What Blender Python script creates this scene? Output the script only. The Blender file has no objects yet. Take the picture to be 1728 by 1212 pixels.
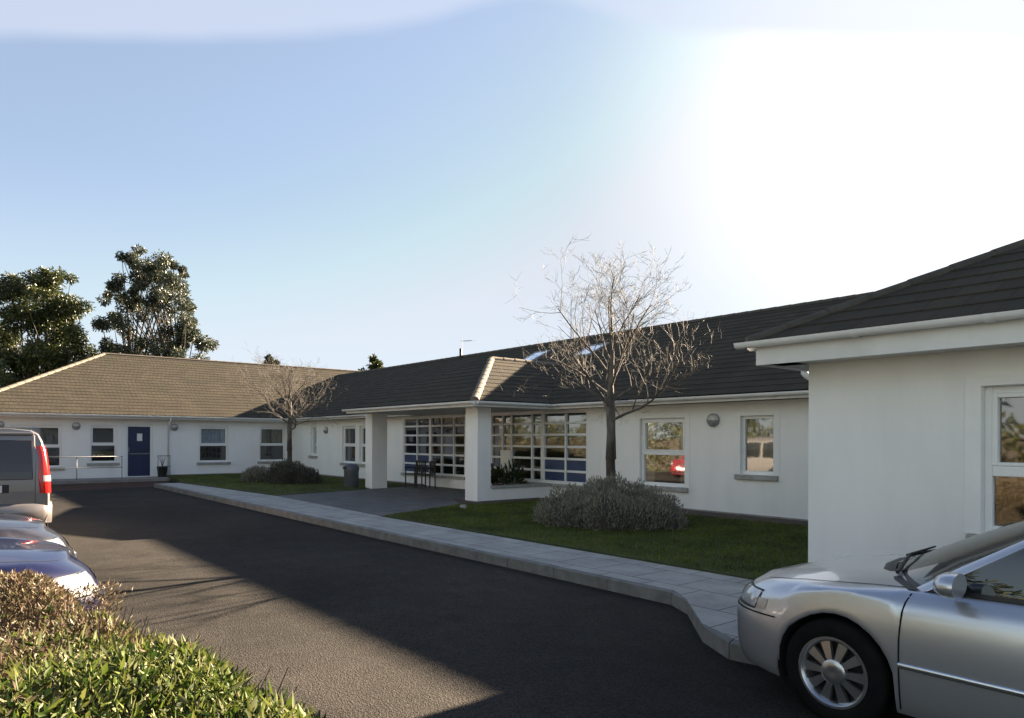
import bpy, math, random
import numpy as np
from mathutils import Vector, Matrix
rad = math.radians
S = bpy.context.scene
C = S.collection

# ------------------------------------------------------------------ camera, sky, sun, exposure
# plan coordinates used below: u runs away along the main wing, v runs into it; world X = -u, Y = v
YAW = rad(39.18)
cam = bpy.data.cameras.new('camera')
camo = bpy.data.objects.new('camera', cam); C.objects.link(camo)
cam.lens = 36 * 1204.9 / 1728; cam.sensor_width = 36; cam.shift_y = 136.95 / 1728
cam.clip_start = .05; cam.clip_end = 2000
fwd = Vector((-math.cos(YAW), math.sin(YAW), 0)); rgt = Vector((math.sin(YAW), math.cos(YAW), 0)); up = Vector((0, 0, 1))
m3 = Matrix((rgt, up, -fwd)).transposed() @ Matrix.Rotation(.0038, 3, 'Z')
camo.matrix_world = Matrix.Translation((0, 0, 1.65)) @ m3.to_4x4()
S.camera = camo

SUN_EL = rad(19.5); SUN_PHI = rad(-4.7)
sdir = Vector((math.sin(SUN_PHI) * math.cos(SUN_EL), math.cos(SUN_PHI) * math.cos(SUN_EL), math.sin(SUN_EL)))
sl = bpy.data.lights.new('sun', 'SUN'); sl.energy = 5.0; sl.angle = rad(.5); sl.color = (1, .80, .58)
so = bpy.data.objects.new('sun', sl); C.objects.link(so)
so.rotation_euler = sdir.to_track_quat('Z', 'Y').to_euler()

W = bpy.data.worlds.new('World'); S.world = W; W.use_nodes = True
wn = W.node_tree; wn.nodes.clear()
def N(t, ty, **k):
    n = t.nodes.new(ty)
    for a, b in k.items(): setattr(n, a, b)
    return n
def math_(t, op, a, b=None, c=None, clamp=False):
    n = N(t, 'ShaderNodeMath', operation=op, use_clamp=clamp)
    for i, x in enumerate((a, b, c)):
        if x is None: continue
        if isinstance(x, (int, float)): n.inputs[i].default_value = x
        else: t.links.new(x, n.inputs[i])
    return n.outputs[0]
sky = N(wn, 'ShaderNodeTexSky', sky_type='NISHITA', sun_disc=False, sun_elevation=SUN_EL, sun_rotation=SUN_PHI,
        altitude=30, air_density=1.0, dust_density=.9, ozone_density=1.6)
tc = N(wn, 'ShaderNodeTexCoord')
sep = N(wn, 'ShaderNodeSeparateXYZ'); wn.links.new(tc.outputs['Generated'], sep.inputs[0])
zc = math_(wn, 'MAXIMUM', sep.outputs[2], .02)
# a thin pale cloud sheet overhead: position on a plane high above, its near edge wavy
def lin(ax, ay):
    return math_(wn, 'DIVIDE', math_(wn, 'ADD', math_(wn, 'MULTIPLY', sep.outputs[0], ax), math_(wn, 'MULTIPLY', sep.outputs[1], ay)), zc)
pf = lin(fwd.x, fwd.y); pr = lin(rgt.x, rgt.y)
comb = N(wn, 'ShaderNodeCombineXYZ'); wn.links.new(pf, comb.inputs[0]); wn.links.new(pr, comb.inputs[1])
nz = N(wn, 'ShaderNodeTexNoise'); nz.inputs['Scale'].default_value = 1.1; nz.inputs['Detail'].default_value = 3
wn.links.new(comb.outputs[0], nz.inputs[0])
wav = math_(wn, 'MULTIPLY', math_(wn, 'SUBTRACT', nz.outputs[0], .5), .22)
bump0 = math_(wn, 'SUBTRACT', pr, .03)
hump = math_(wn, 'MULTIPLY', math_(wn, 'EXPONENT', math_(wn, 'MULTIPLY', math_(wn, 'MULTIPLY', bump0, bump0), -14.)), .20)
edge = math_(wn, 'SUBTRACT', 1.80, hump)
dd = math_(wn, 'SUBTRACT', math_(wn, 'ADD', edge, wav), pf)
cm = N(wn, 'ShaderNodeMapRange', interpolation_type='SMOOTHSTEP'); wn.links.new(dd, cm.inputs[0])
cm.inputs[1].default_value = -.03; cm.inputs[2].default_value = .07; cm.inputs[3].default_value = 0; cm.inputs[4].default_value = .62
mixc = N(wn, 'ShaderNodeMix', data_type='RGBA'); cfar = N(wn, 'ShaderNodeMapRange', interpolation_type='SMOOTHSTEP'); wn.links.new(pf, cfar.inputs[0]); cfar.inputs[1].default_value = 1.15; cfar.inputs[2].default_value = 1.5
wn.links.new(math_(wn, 'MULTIPLY', cm.outputs[0], cfar.outputs[0]), mixc.inputs[0])
# pale the sky towards white near the sun and at the horizon (thin winter haze, part of the sky itself)
dotn = N(wn, 'ShaderNodeVectorMath', operation='DOT_PRODUCT'); wn.links.new(tc.outputs['Generated'], dotn.inputs[0]); dotn.inputs[1].default_value = sdir
gl = N(wn, 'ShaderNodeMapRange', interpolation_type='SMOOTHSTEP'); wn.links.new(dotn.outputs['Value'], gl.inputs[0])
gl.inputs[1].default_value = .72; gl.inputs[2].default_value = 1.0; gl.inputs[4].default_value = 1
gl2 = math_(wn, 'POWER', gl.outputs[0], 1.7)
SKY_GAIN = N(wn, 'ShaderNodeMix', data_type='RGBA', blend_type='MULTIPLY'); SKY_GAIN.inputs[0].default_value = 1
cap = N(wn, 'ShaderNodeMix', data_type='RGBA', blend_type='DARKEN'); cap.inputs[0].default_value = 1; cap.inputs[7].default_value = (3.5, 3.65, 3.8, 1)
wn.links.new(sky.outputs[0], cap.inputs[6]); wn.links.new(cap.outputs[2], SKY_GAIN.inputs[6]); SKY_GAIN.inputs[7].default_value = (.34, .33, .32, 1)
veil = N(wn, 'ShaderNodeMix', data_type='RGBA', blend_type='ADD'); veil.inputs[0].default_value = 1; veil.inputs[7].default_value = (.57, .655, .84, 1)
wn.links.new(SKY_GAIN.outputs[2], veil.inputs[6])
glow = N(wn, 'ShaderNodeMix', data_type='RGBA', blend_type='ADD'); glow.inputs[7].default_value = (1.5, 1.4, 1.2, 1)
wn.links.new(gl2, glow.inputs[0]); wn.links.new(veil.outputs[2], glow.inputs[6])
hz = N(wn, 'ShaderNodeMapRange', interpolation_type='SMOOTHSTEP'); wn.links.new(sep.outputs[2], hz.inputs[0])
hz.inputs[1].default_value = .34; hz.inputs[2].default_value = 0; hz.inputs[3].default_value = 0; hz.inputs[4].default_value = .75
hmix = N(wn, 'ShaderNodeMix', data_type='RGBA'); wn.links.new(hz.outputs[0], hmix.inputs[0]); wn.links.new(glow.outputs[2], hmix.inputs[6])
hmix.inputs[7].default_value = (1.9, 2.2, 2.5, 1)
wn.links.new(hmix.outputs[2], mixc.inputs[6]); mixc.inputs[7].default_value = (1.75, 1.9, 2.3, 1)
# sky away from the sun brightened and warmed as added fill for shaded walls
away = N(wn, 'ShaderNodeMapRange', interpolation_type='SMOOTHSTEP'); wn.links.new(dotn.outputs['Value'], away.inputs[0])
away.inputs[1].default_value = -.65; away.inputs[2].default_value = .06; away.inputs[3].default_value = 1; away.inputs[4].default_value = 0
away_lift = N(wn, 'ShaderNodeMix', data_type='RGBA', blend_type='MULTIPLY'); wn.links.new(away.outputs[0], away_lift.inputs[0]); wn.links.new(mixc.outputs[2], away_lift.inputs[6]); away_lift.inputs[7].default_value = (1.62, 1.48, 1.24, 1)
zen = N(wn, 'ShaderNodeMapRange', interpolation_type='SMOOTHSTEP'); wn.links.new(sep.outputs[2], zen.inputs[0])
zen.inputs[1].default_value = .5; zen.inputs[2].default_value = .85; zen.inputs[3].default_value = 0; zen.inputs[4].default_value = 1
deep = N(wn, 'ShaderNodeMix', data_type='RGBA', blend_type='MULTIPLY'); wn.links.new(zen.outputs[0], deep.inputs[0]); wn.links.new(away_lift.outputs[2], deep.inputs[6]); deep.inputs[7].default_value = (.34, .42, .55, 1)
bg = N(wn, 'ShaderNodeBackground'); bg.inputs[1].default_value = .05
wn.links.new(deep.outputs[2], bg.inputs[0])
wo = N(wn, 'ShaderNodeOutputWorld'); wn.links.new(bg.outputs[0], wo.inputs[0])
vs = S.view_settings; vs.view_transform = 'Standard'; vs.look = 'None'; vs.gamma = 1; vs.exposure = 3.07; vs.use_curve_mapping = False

# ------------------------------------------------------------------ helpers
R = random.Random(7)
rng = np.random.default_rng(7)
def P(u, v, z): return (-u, v, z)
class M:
    def __init__(s): s.v = []; s.f = []; s.uv = None; s.uvs = {}
    def add(s, vs, fs):
        o = len(s.v); s.v += [tuple(x) for x in vs]; s.f += [tuple(i + o for i in f) for f in fs]; return o
    def face(s, vs, uv=None):
        o = s.add(vs, [range(len(vs))])
        if uv: s.uvs[len(s.f) - 1] = uv
    def box(s, lo, hi, T=None):
        x0, y0, z0 = lo; x1, y1, z1 = hi
        vs = [(x0, y0, z0), (x1, y0, z0), (x1, y1, z0), (x0, y1, z0), (x0, y0, z1), (x1, y0, z1), (x1, y1, z1), (x0, y1, z1)]
        if T: vs = [T(*p) for p in vs]
        s.add(vs, [(0, 3, 2, 1), (4, 5, 6, 7), (0, 1, 5, 4), (1, 2, 6, 5), (2, 3, 7, 6), (3, 0, 4, 7)])
    def tube(s, pts, rs, n=8, caps=True):
        pts = [Vector(p) for p in pts]
        if not hasattr(rs, '__len__'): rs = [rs] * len(pts)
        vs = []; a = None
        for i, p in enumerate(pts):
            d = (pts[min(i + 1, len(pts) - 1)] - pts[max(i - 1, 0)])
            if d.length < 1e-9: d = Vector((0, 0, 1))
            d.normalize()
            if a is None: a = d.orthogonal().normalized()
            else:
                a = a - d * a.dot(d)
                a = a.normalized() if a.length > 1e-6 else d.orthogonal().normalized()
            b = d.cross(a)
            for k in range(n):
                t = 2 * math.pi * k / n
                vs.append(p + (a * math.cos(t) + b * math.sin(t)) * rs[i])
        fs = [(i * n + k, i * n + (k + 1) % n, (i + 1) * n + (k + 1) % n, (i + 1) * n + k) for i in range(len(pts) - 1) for k in range(n)]
        if caps: fs += [tuple(range(n - 1, -1, -1)), tuple((len(pts) - 1) * n + k for k in range(n))]
        s.add(vs, fs)
    def lathe(s, prof, c=(0, 0, 0), n=20, axis='Z'):
        vs = []
        for r, h in prof:
            for k in range(n):
                t = 2 * math.pi * k / n; x, y = r * math.cos(t), r * math.sin(t)
                q = (x, y, h) if axis == 'Z' else ((x, h, y) if axis == 'Y' else (h, x, y))
                vs.append((q[0] + c[0], q[1] + c[1], q[2] + c[2]))
        L = len(prof)
        fs = [(i * n + k, i * n + (k + 1) % n, (i + 1) * n + (k + 1) % n, (i + 1) * n + k) for i in range(L - 1) for k in range(n)]
        s.add(vs, fs)
    def grid(s, rows, closed=False, flip=False):
        n = len(rows[0]); vs = [p for r in rows for p in r]
        m = n if closed else n - 1
        fs = [(i * n + k, i * n + (k + 1) % n, (i + 1) * n + (k + 1) % n, (i + 1) * n + k) for i in range(len(rows) - 1) for k in range(m)]
        if flip: fs = [f[::-1] for f in fs]
        s.add(vs, fs)
    def build(s, name, mat, parent=None, smooth=False, bevel=0, fix=True):
        me = bpy.data.meshes.new(name); me.from_pydata(s.v, [], s.f)
        if s.uvs:
            ul = me.uv_layers.new(name='UVMap')
            for pi, uv in s.uvs.items():
                for li, q in zip(me.polygons[pi].loop_indices, uv): ul.data[li].uv = q
        return finish(name, me, mat, parent, smooth, bevel, fix)
def finish(name, me, mat, parent=None, smooth=False, bevel=0, fix=False):
    if fix:
        import bmesh
        bm = bmesh.new(); bm.from_mesh(me)
        if fix == 'merge': bmesh.ops.remove_doubles(bm, verts=bm.verts, dist=.0004)
        bmesh.ops.recalc_face_normals(bm, faces=bm.faces); bm.to_mesh(me); bm.free()
    me.materials.append(mat)
    if smooth:
        me.polygons.foreach_set('use_smooth', [True] * len(me.polygons))
        if smooth != True: me.set_sharp_from_angle(angle=rad(smooth))
    o = bpy.data.objects.new(name, me); C.objects.link(o)
    if parent: o.parent = parent
    if bevel:
        b = o.modifiers.new('bevel', 'BEVEL'); b.width = bevel; b.segments = 2; b.limit_method = 'ANGLE'; b.angle_limit = rad(40)
    return o
def tag(o, label, cat, group=None):
    o['label'] = label; o['category'] = cat
    if group: o['group'] = group
    return o
def thing(name, label, cat, loc=(0, 0, 0), rotz=0, group=None):
    o = bpy.data.objects.new(name, None); C.objects.link(o); o.empty_display_size = .2
    o.location = loc; o.rotation_euler = (0, 0, rotz)
    return tag(o, label, cat, group)
def struct(o): o['kind'] = 'structure'; return o

# ------------------------------------------------------------------ materials
def mat(name, col, rough=.6, metal=0, spec=.5, coat=0, **k):
    m = bpy.data.materials.new(name); m.use_nodes = True
    b = m.node_tree.nodes['Principled BSDF']
    b.inputs['Base Color'].default_value = (*col, 1); b.inputs['Roughness'].default_value = rough
    b.inputs['Metallic'].default_value = metal; b.inputs['Specular IOR Level'].default_value = spec
    b.inputs['Coat Weight'].default_value = coat; b.inputs['Coat Roughness'].default_value = .04
    return m
def noisy(m, cols, scale=4, detail=5, rough_n=.6, bump=0, bscale=60, bdist=.01, coord='Object', vec=None, pos=(.3, .7)):
    t = m.node_tree; b = t.nodes['Principled BSDF']
    tc = N(t, 'ShaderNodeTexCoord'); n1 = N(t, 'ShaderNodeTexNoise'); n1.inputs['Scale'].default_value = scale
    n1.inputs['Detail'].default_value = detail; n1.inputs['Roughness'].default_value = rough_n
    src = tc.outputs[coord]
    if vec:
        mp = N(t, 'ShaderNodeMapping'); mp.inputs['Scale'].default_value = vec; t.links.new(src, mp.inputs[0]); src = mp.outputs[0]
    t.links.new(src, n1.inputs[0])
    cr = N(t, 'ShaderNodeValToRGB'); e = cr.color_ramp.elements
    e[0].position, e[1].position = pos; e[0].color = (*cols[0], 1); e[1].color = (*cols[-1], 1)
    for i, c in enumerate(cols[1:-1]):
        x = e.new(pos[0] + (pos[1] - pos[0]) * (i + 1) / (len(cols) - 1)); x.color = (*c, 1)
    t.links.new(n1.outputs[0], cr.inputs[0]); t.links.new(cr.outputs[0], b.inputs['Base Color'])
    if bump:
        n2 = N(t, 'ShaderNodeTexNoise'); n2.inputs['Scale'].default_value = bscale; n2.inputs['Detail'].default_value = 4
        t.links.new(tc.outputs[coord], n2.inputs[0])
        bp = N(t, 'ShaderNodeBump'); bp.inputs['Strength'].default_value = bump; bp.inputs['Distance'].default_value = bdist
        t.links.new(n2.outputs[0], bp.inputs['Height']); t.links.new(bp.outputs[0], b.inputs['Normal'])
    return m, cr
def leafmat(name, cols, rough=.45, trans=.35, spec=.4, pos=None):
    m = mat(name, cols[0], rough, spec=spec); t = m.node_tree; b = t.nodes['Principled BSDF']
    g = N(t, 'ShaderNodeNewGeometry'); cr = N(t, 'ShaderNodeValToRGB'); e = cr.color_ramp.elements
    n = len(cols); pos = pos or [i / (n - 1) for i in range(n)]
    e[0].position, e[1].position = pos[0], pos[-1]; e[0].color = (*cols[0], 1); e[1].color = (*cols[-1], 1)
    for i in range(1, n - 1):
        x = e.new(pos[i]); x.color = (*cols[i], 1)
    t.links.new(g.outputs['Random Per Island'], cr.inputs[0]); t.links.new(cr.outputs[0], b.inputs['Base Color'])
    if trans:
        tr = N(t, 'ShaderNodeBsdfTranslucent'); t.links.new(cr.outputs[0], tr.inputs[0])
        mx = N(t, 'ShaderNodeMixShader'); mx.inputs[0].default_value = trans
        t.links.new(b.outputs[0], mx.inputs[1]); t.links.new(tr.outputs[0], mx.inputs[2])
        t.links.new(mx.outputs[0], t.nodes['Material Output'].inputs[0])
    return m

render_w, _ = noisy(mat('white_render', (.72, .72, .69), .85), [(.77, .775, .755), (.82, .82, .80), (.85, .85, .83)], 1.6, 8, vec=(1.3, 1.3, .35), bump=.25, bscale=140, bdist=.004)
plaster_w, _ = noisy(mat('smooth_plaster', (.74, .74, .72), .8), [(.80, .80, .78), (.85, .85, .83)], 3, 3, bump=.08, bscale=90, bdist=.002)
plinth, _ = noisy(mat('plinth', (.3, .3, .29), .9), [(.20, .19, .17), (.34, .33, .3)], 5, 5, bump=.2)
upvc, _ = noisy(mat('white_plastic', (.78, .79, .79), .35), [(.74, .75, .745), (.84, .85, .85)], 2.5, 5, vec=(1, 1, .5))
fascia_m, _ = noisy(mat('fascia_paint', (.74, .75, .75), .45), [(.62, .63, .62), (.75, .76, .755)], 2.2, 6)
soffit_m = mat('soffit_board', (.62, .61, .56), .7)
concrete, _ = noisy(mat('concrete_sill', (.4, .4, .38), .85), [(.26, .26, .24), (.40, .40, .38)], 7, 5, bump=.2)
def tile_mat(name, c1, c2, c3):
    m = mat(name, c1, .9, spec=.08); t = m.node_tree; b = t.nodes['Principled BSDF']
    uv = N(t, 'ShaderNodeUVMap'); br = N(t, 'ShaderNodeTexBrick', offset=.5)
    br.inputs['Scale'].default_value = 1; br.inputs['Brick Width'].default_value = .33; br.inputs['Row Height'].default_value = .30
    br.inputs['Mortar Size'].default_value = .004; br.inputs['Mortar Smooth'].default_value = .2; br.inputs['Bias'].default_value = 0
    br.inputs['Color1'].default_value = (*c1, 1); br.inputs['Color2'].default_value = (*c2, 1); br.inputs['Mortar'].default_value = (c1[0] * .6, c1[1] * .6, c1[2] * .6, 1)
    t.links.new(uv.outputs[0], br.inputs[0])
    n = N(t, 'ShaderNodeTexNoise'); n.inputs['Scale'].default_value = .9; n.inputs['Detail'].default_value = 7; n.inputs['Roughness'].default_value = .65
    t.links.new(uv.outputs[0], n.inputs[0])
    r = N(t, 'ShaderNodeMapRange'); r.inputs[1].default_value = .42; r.inputs[2].default_value = .68; t.links.new(n.outputs[0], r.inputs[0])
    mx = N(t, 'ShaderNodeMix', data_type='RGBA'); t.links.new(math_(t, 'MULTIPLY', r.outputs[0], .7), mx.inputs[0]); t.links.new(br.outputs[0], mx.inputs[6]); mx.inputs[7].default_value = (*c3, 1)
    t.links.new(mx.outputs[2], b.inputs['Base Color'])
    # course step: each row rises towards its lower edge, plus the rolls of interlocking tiles
    sx = N(t, 'ShaderNodeSeparateXYZ'); t.links.new(uv.outputs[0], sx.inputs[0])
    fr = math_(t, 'FRACT', math_(t, 'DIVIDE', sx.outputs[1], .30))
    saw = math_(t, 'SUBTRACT', 1, fr)
    roll = math_(t, 'MULTIPLY', math_(t, 'SINE', math_(t, 'MULTIPLY', sx.outputs[0], 2 * math.pi / .165)), .03)
    n3 = N(t, 'ShaderNodeTexNoise'); n3.inputs['Scale'].default_value = 25; t.links.new(uv.outputs[0], n3.inputs[0])
    h = math_(t, 'ADD', math_(t, 'ADD', math_(t, 'MULTIPLY', saw, .0), roll), math_(t, 'MULTIPLY', n3.outputs[0], .35))
    bp = N(t, 'ShaderNodeBump'); bp.inputs['Strength'].default_value = 1; bp.inputs['Distance'].default_value = .03
    t.links.new(h, bp.inputs['Height']); t.links.new(bp.outputs[0], b.inputs['Normal'])
    return m
tiles = tile_mat('concrete_roof_tiles', (.055, .048, .037), (.068, .059, .045), (.044, .043, .034))
ridge_m, _ = noisy(mat('ridge_tiles', (.3, .25, .2), .85), [(.10, .082, .063), (.20, .165, .125)], 6, 4, bump=.3, bscale=30)

glass_m = mat('window_glass', (.018, .02, .022), .02, spec=.5)
def glassy(name, base, fac, rough=.015, tint=(.95, .97, 1)):
    m = mat(name, base, .3, spec=.1); t = m.node_tree; b = t.nodes['Principled BSDF']
    g = N(t, 'ShaderNodeBsdfGlossy'); g.inputs['Roughness'].default_value = rough; g.inputs[0].default_value = (*tint, 1)
    lw = N(t, 'ShaderNodeLayerWeight'); lw.inputs[0].default_value = .35
    f = math_(t, 'ADD', math_(t, 'MULTIPLY', lw.outputs['Fresnel'], .6), fac, clamp=True)
    mx = N(t, 'ShaderNodeMixShader'); t.links.new(f, mx.inputs[0]); t.links.new(b.outputs[0], mx.inputs[1]); t.links.new(g.outputs[0], mx.inputs[2])
    t.links.new(mx.outputs[0], t.nodes['Material Output'].inputs[0])
    return m
def clear_glass(name, fac, tint, rough):
    m = glassy(name, (0, 0, 0), fac, rough); t = m.node_tree
    tr = N(t, 'ShaderNodeBsdfTransparent'); tr.inputs[0].default_value = (*tint, 1)
    mx = [n for n in t.nodes if n.bl_idname == 'ShaderNodeMixShader'][0]; t.links.new(tr.outputs[0], mx.inputs[1])
    g = [n for n in t.nodes if n.bl_idname in ('ShaderNodeBsdfGlossy', 'ShaderNodeBsdfAnisotropic')][0]
    tc = N(t, 'ShaderNodeTexCoord'); n = N(t, 'ShaderNodeTexNoise'); n.inputs['Scale'].default_value = 2.2; t.links.new(tc.outputs['Object'], n.inputs[0])
    bp = N(t, 'ShaderNodeBump'); bp.inputs['Strength'].default_value = .03; bp.inputs['Distance'].default_value = .03
    t.links.new(n.outputs[0], bp.inputs['Height']); t.links.new(bp.outputs[0], g.inputs['Normal'])
    return m
pane_m = clear_glass('double_glazing', .16, (.8, .84, .82), .03)
pane_dim = clear_glass('double_glazing_dim', .10, (.8, .84, .84), .03)
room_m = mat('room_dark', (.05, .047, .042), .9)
blind_m, _ = noisy(mat('pale_blind', (.42, .47, .55), .9), [(.36, .41, .5), (.48, .53, .6)], 3, 3)
slat_m, _ = noisy(mat('slat_blind', (.16, .16, .11), .9), [(.10, .11, .06), (.22, .20, .13)], 14, 3, vec=(1, 1, .1))
curt_m, _ = noisy(mat('curtain', (.3, .27, .22), .9), [(.22, .19, .15), (.36, .32, .26)], 10, 3, vec=(1, 1, .1))
roofglass = glassy('roof_window_glass', (.05, .06, .07), .75, .05)
carglass = glassy('car_glass', (.012, .013, .014), .06, .01)
blue_panel, _ = noisy(mat('blue_panel', (.03, .06, .15), .35), [(.028, .05, .12), (.04, .068, .16)], 3, 3)
blue_door, _ = noisy(mat('blue_door_paint', (.02, .05, .2), .4), [(.010, .018, .062), (.015, .026, .085)], 3, 3)
paper = mat('paper_notice', (.75, .75, .72), .8)
lampgrey = mat('lamp_housing', (.24, .25, .26), .5)
dark_plastic = mat('dark_plastic', (.03, .034, .038), .5)
bin_m, _ = noisy(mat('bin_plastic', (.06, .068, .08), .5), [(.05, .058, .068), (.085, .095, .11)], 4, 3)
metal_g = mat('grey_metal', (.3, .31, .32), .45, .6)
galv = mat('rail_paint', (.15, .155, .16), .5, .2)

# ------------------------------------------------------------------ ground
def poly_sheet(name, pts, z, m, thick=0, parent=None):
    a = M(); n = len(pts)
    top = [P(u, v, z) for u, v in pts]
    if thick:
        a.add(top + [P(u, v, z - thick) for u, v in pts], [tuple(range(n))] + [(i, (i + 1) % n, (i + 1) % n + n, i + n) for i in range(n)])
    else: a.add(top, [tuple(range(n))])
    return a.build(name, m, parent)
soil_far, _ = noisy(mat('rough_grass', (.06, .09, .03), .95), [(.035, .05, .018), (.07, .085, .03), (.09, .085, .045)], .6, 6)
g = M(); g.add([(-700, -700, -.03), (700, -700, -.03), (700, 700, -.03), (-700, 700, -.03)], [(0, 1, 2, 3)])
struct(g.build('ground', soil_far))
asphalt = mat('asphalt', (.05, .047, .044), .9, spec=.12)
t = asphalt.node_tree; b = t.nodes['Principled BSDF']; tcn = N(t, 'ShaderNodeTexCoord')
def tex(sc, det=3, ro=.6):
    n = N(t, 'ShaderNodeTexNoise'); n.inputs['Scale'].default_value = sc; n.inputs['Detail'].default_value = det; n.inputs['Roughness'].default_value = ro
    t.links.new(tcn.outputs['Object'], n.inputs[0]); return n.outputs[0]
big = tex(.35, 6, .65); fine = tex(75, 2, .7)
vor = N(t, 'ShaderNodeTexVoronoi'); vor.inputs['Scale'].default_value = 95; t.links.new(tcn.outputs['Object'], vor.inputs[0])
cr = N(t, 'ShaderNodeValToRGB'); e = cr.color_ramp.elements; e[0].position = .32; e[1].position = .72
e[0].color = (.023, .0215, .0195, 1); e[1].color = (.042, .037, .0318, 1); t.links.new(big, cr.inputs[0])
sp = N(t, 'ShaderNodeMapRange'); t.links.new(vor.outputs['Color'], sp.inputs[0]); sp.inputs[3].default_value = .45; sp.inputs[4].default_value = 1.75
wear = tex(.16, 5, .7); wr_ = N(t, 'ShaderNodeMapRange'); t.links.new(wear, wr_.inputs[0]); wr_.inputs[1].default_value = .36; wr_.inputs[2].default_value = .64; wr_.inputs[3].default_value = .72; wr_.inputs[4].default_value = 1.18
mid = tex(3.2, 5, .75); md_ = N(t, 'ShaderNodeMapRange'); t.links.new(mid, md_.inputs[0]); md_.inputs[1].default_value = .3; md_.inputs[2].default_value = .7; md_.inputs[3].default_value = .84; md_.inputs[4].default_value = 1.16
fx = math_(t, 'MULTIPLY', math_(t, 'MULTIPLY', math_(t, 'MULTIPLY', wr_.outputs[0], md_.outputs[0]), sp.outputs[0]), math_(t, 'ADD', math_(t, 'MULTIPLY', fine, 1.0), .5))
mu = N(t, 'ShaderNodeVectorMath', operation='SCALE'); t.links.new(cr.outputs[0], mu.inputs[0]); t.links.new(fx, mu.inputs['Scale'])
t.links.new(mu.outputs[0], b.inputs['Base Color'])
bp = N(t, 'ShaderNodeBump'); bp.inputs['Strength'].default_value = .7; bp.inputs['Distance'].default_value = .008
t.links.new(math_(t, 'ADD', vor.outputs['Distance'], fine), bp.inputs['Height']); t.links.new(bp.outputs[0], b.inputs['Normal'])
struct(poly_sheet('car_park', [(-30, -4.6), (34, -4.6), (34, 14), (-30, 14)], 0, asphalt))

def paving_mat(name, c1, c2, w, h, rot=0):
    m = mat(name, c1, .85, spec=.3); t = m.node_tree; b = t.nodes['Principled BSDF']
    tc = N(t, 'ShaderNodeTexCoord'); br = N(t, 'ShaderNodeTexBrick', offset=.5); br.inputs['Scale'].default_value = 1
    br.inputs['Brick Width'].default_value = w; br.inputs['Row Height'].default_value = h; br.inputs['Mortar Size'].default_value = .007
    br.inputs['Mortar Smooth'].default_value = .3
    br.inputs['Color1'].default_value = (*c1, 1); br.inputs['Color2'].default_value = (*c2, 1); br.inputs['Mortar'].default_value = (.06, .06, .055, 1)
    mp = N(t, 'ShaderNodeMapping'); mp.inputs['Rotation'].default_value = (0, 0, rot); mp.inputs['Location'].default_value = (.1, .07, 0)
    t.links.new(tc.outputs['Object'], mp.inputs[0]); t.links.new(mp.outputs[0], br.inputs[0])
    n = N(t, 'ShaderNodeTexNoise'); n.inputs['Scale'].default_value = 2.2; n.inputs['Detail'].default_value = 8; n.inputs['Roughness'].default_value = .7
    t.links.new(tc.outputs['Object'], n.inputs[0])
    r = N(t, 'ShaderNodeMapRange'); t.links.new(n.outputs[0], r.inputs[0]); r.inputs[1].default_value = .25; r.inputs[2].default_value = .75; r.inputs[3].default_value = .66; r.inputs[4].default_value = 1.2
    mu = N(t, 'ShaderNodeVectorMath', operation='SCALE'); t.links.new(br.outputs[0], mu.inputs[0]); t.links.new(r.outputs[0], mu.inputs['Scale'])
    t.links.new(mu.outputs[0], b.inputs['Base Color'])
    bp = N(t, 'ShaderNodeBump'); bp.inputs['Strength'].default_value = .5; bp.inputs['Distance'].default_value = .006
    t.links.new(math_(t, 'SUBTRACT', math_(t, 'MULTIPLY', n.outputs[0], .5), br.outputs['Fac']), bp.inputs['Height']); t.links.new(bp.outputs[0], b.inputs['Normal'])
    return m
slab = paving_mat('paving_slabs', (.36, .355, .335), (.405, .40, .375), .62, .62)
brick_pave = paving_mat('porch_pavers', (.135, .13, .125), (.17, .16, .15), .42, .42)
kerb_m, _ = noisy(mat('kerb_concrete', (.2, .2, .19), .9), [(.12, .12, .11), (.22, .22, .21)], 5, 6, bump=.3, bscale=50)
outer = [(26.6, 5.92), (17.9, 5.84), (10.6, 5.78), (7.2, 5.80), (4.55, 5.78), (4.2, 5.58), (3.55, 4.92), (3.14, 4.68), (2.92, 4.72), (2.8, 5.0), (2.78, 7.05)]
kin = [(26.6, 6.04), (17.9, 5.96), (10.6, 5.90), (7.2, 5.92), (4.6, 5.90), (4.29, 5.68), (3.62, 5.01), (3.18, 4.81), (2.98, 4.84), (2.93, 5.04), (2.91, 7.05)]
struct(poly_sheet('pavement', kin[:-1] + [(2.91, 7.04), (12.7, 6.97), (12.9, 7.02), (19.0, 7.25), (26.6, 6.75)], .12, slab, .1))
struct(poly_sheet('porch_paving', [(12.72, 7.0), (19.0, 7.26), (19.75, 10.2), (20.3, 10.75), (20.3, 12.86), (13.95, 12.86), (13.95, 10.0)], .124, brick_pave, .1))
k = M()
for i in range(len(outer) - 1):
    a0, a1, b0, b1 = outer[i], outer[i + 1], kin[i], kin[i + 1]
    L = math.hypot(a1[0] - a0[0], a1[1] - a0[1]); n = max(1, round(L / .9))
    for j in range(n):
        g0, g1 = (j + .006 / L * n * .5) / n, (j + 1 - .006 / L * n * .5) / n
        lp = lambda p, q, s: (p[0] + (q[0] - p[0]) * s, p[1] + (q[1] - p[1]) * s)
        q = [lp(a0, a1, g0), lp(a0, a1, g1), lp(b0, b1, g1), lp(b0, b1, g0)]
        dz = R.uniform(-.003, .003)
        k.add([P(*x, .0 - .02) for x in q] + [P(*x, .126 + dz) for x in q], [(0, 1, 2, 3), (4, 5, 6, 7), (0, 1, 5, 4), (1, 2, 6, 5), (2, 3, 7, 6), (3, 0, 4, 7)])
struct(k.build('kerb', kerb_m, bevel=.018))
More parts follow.
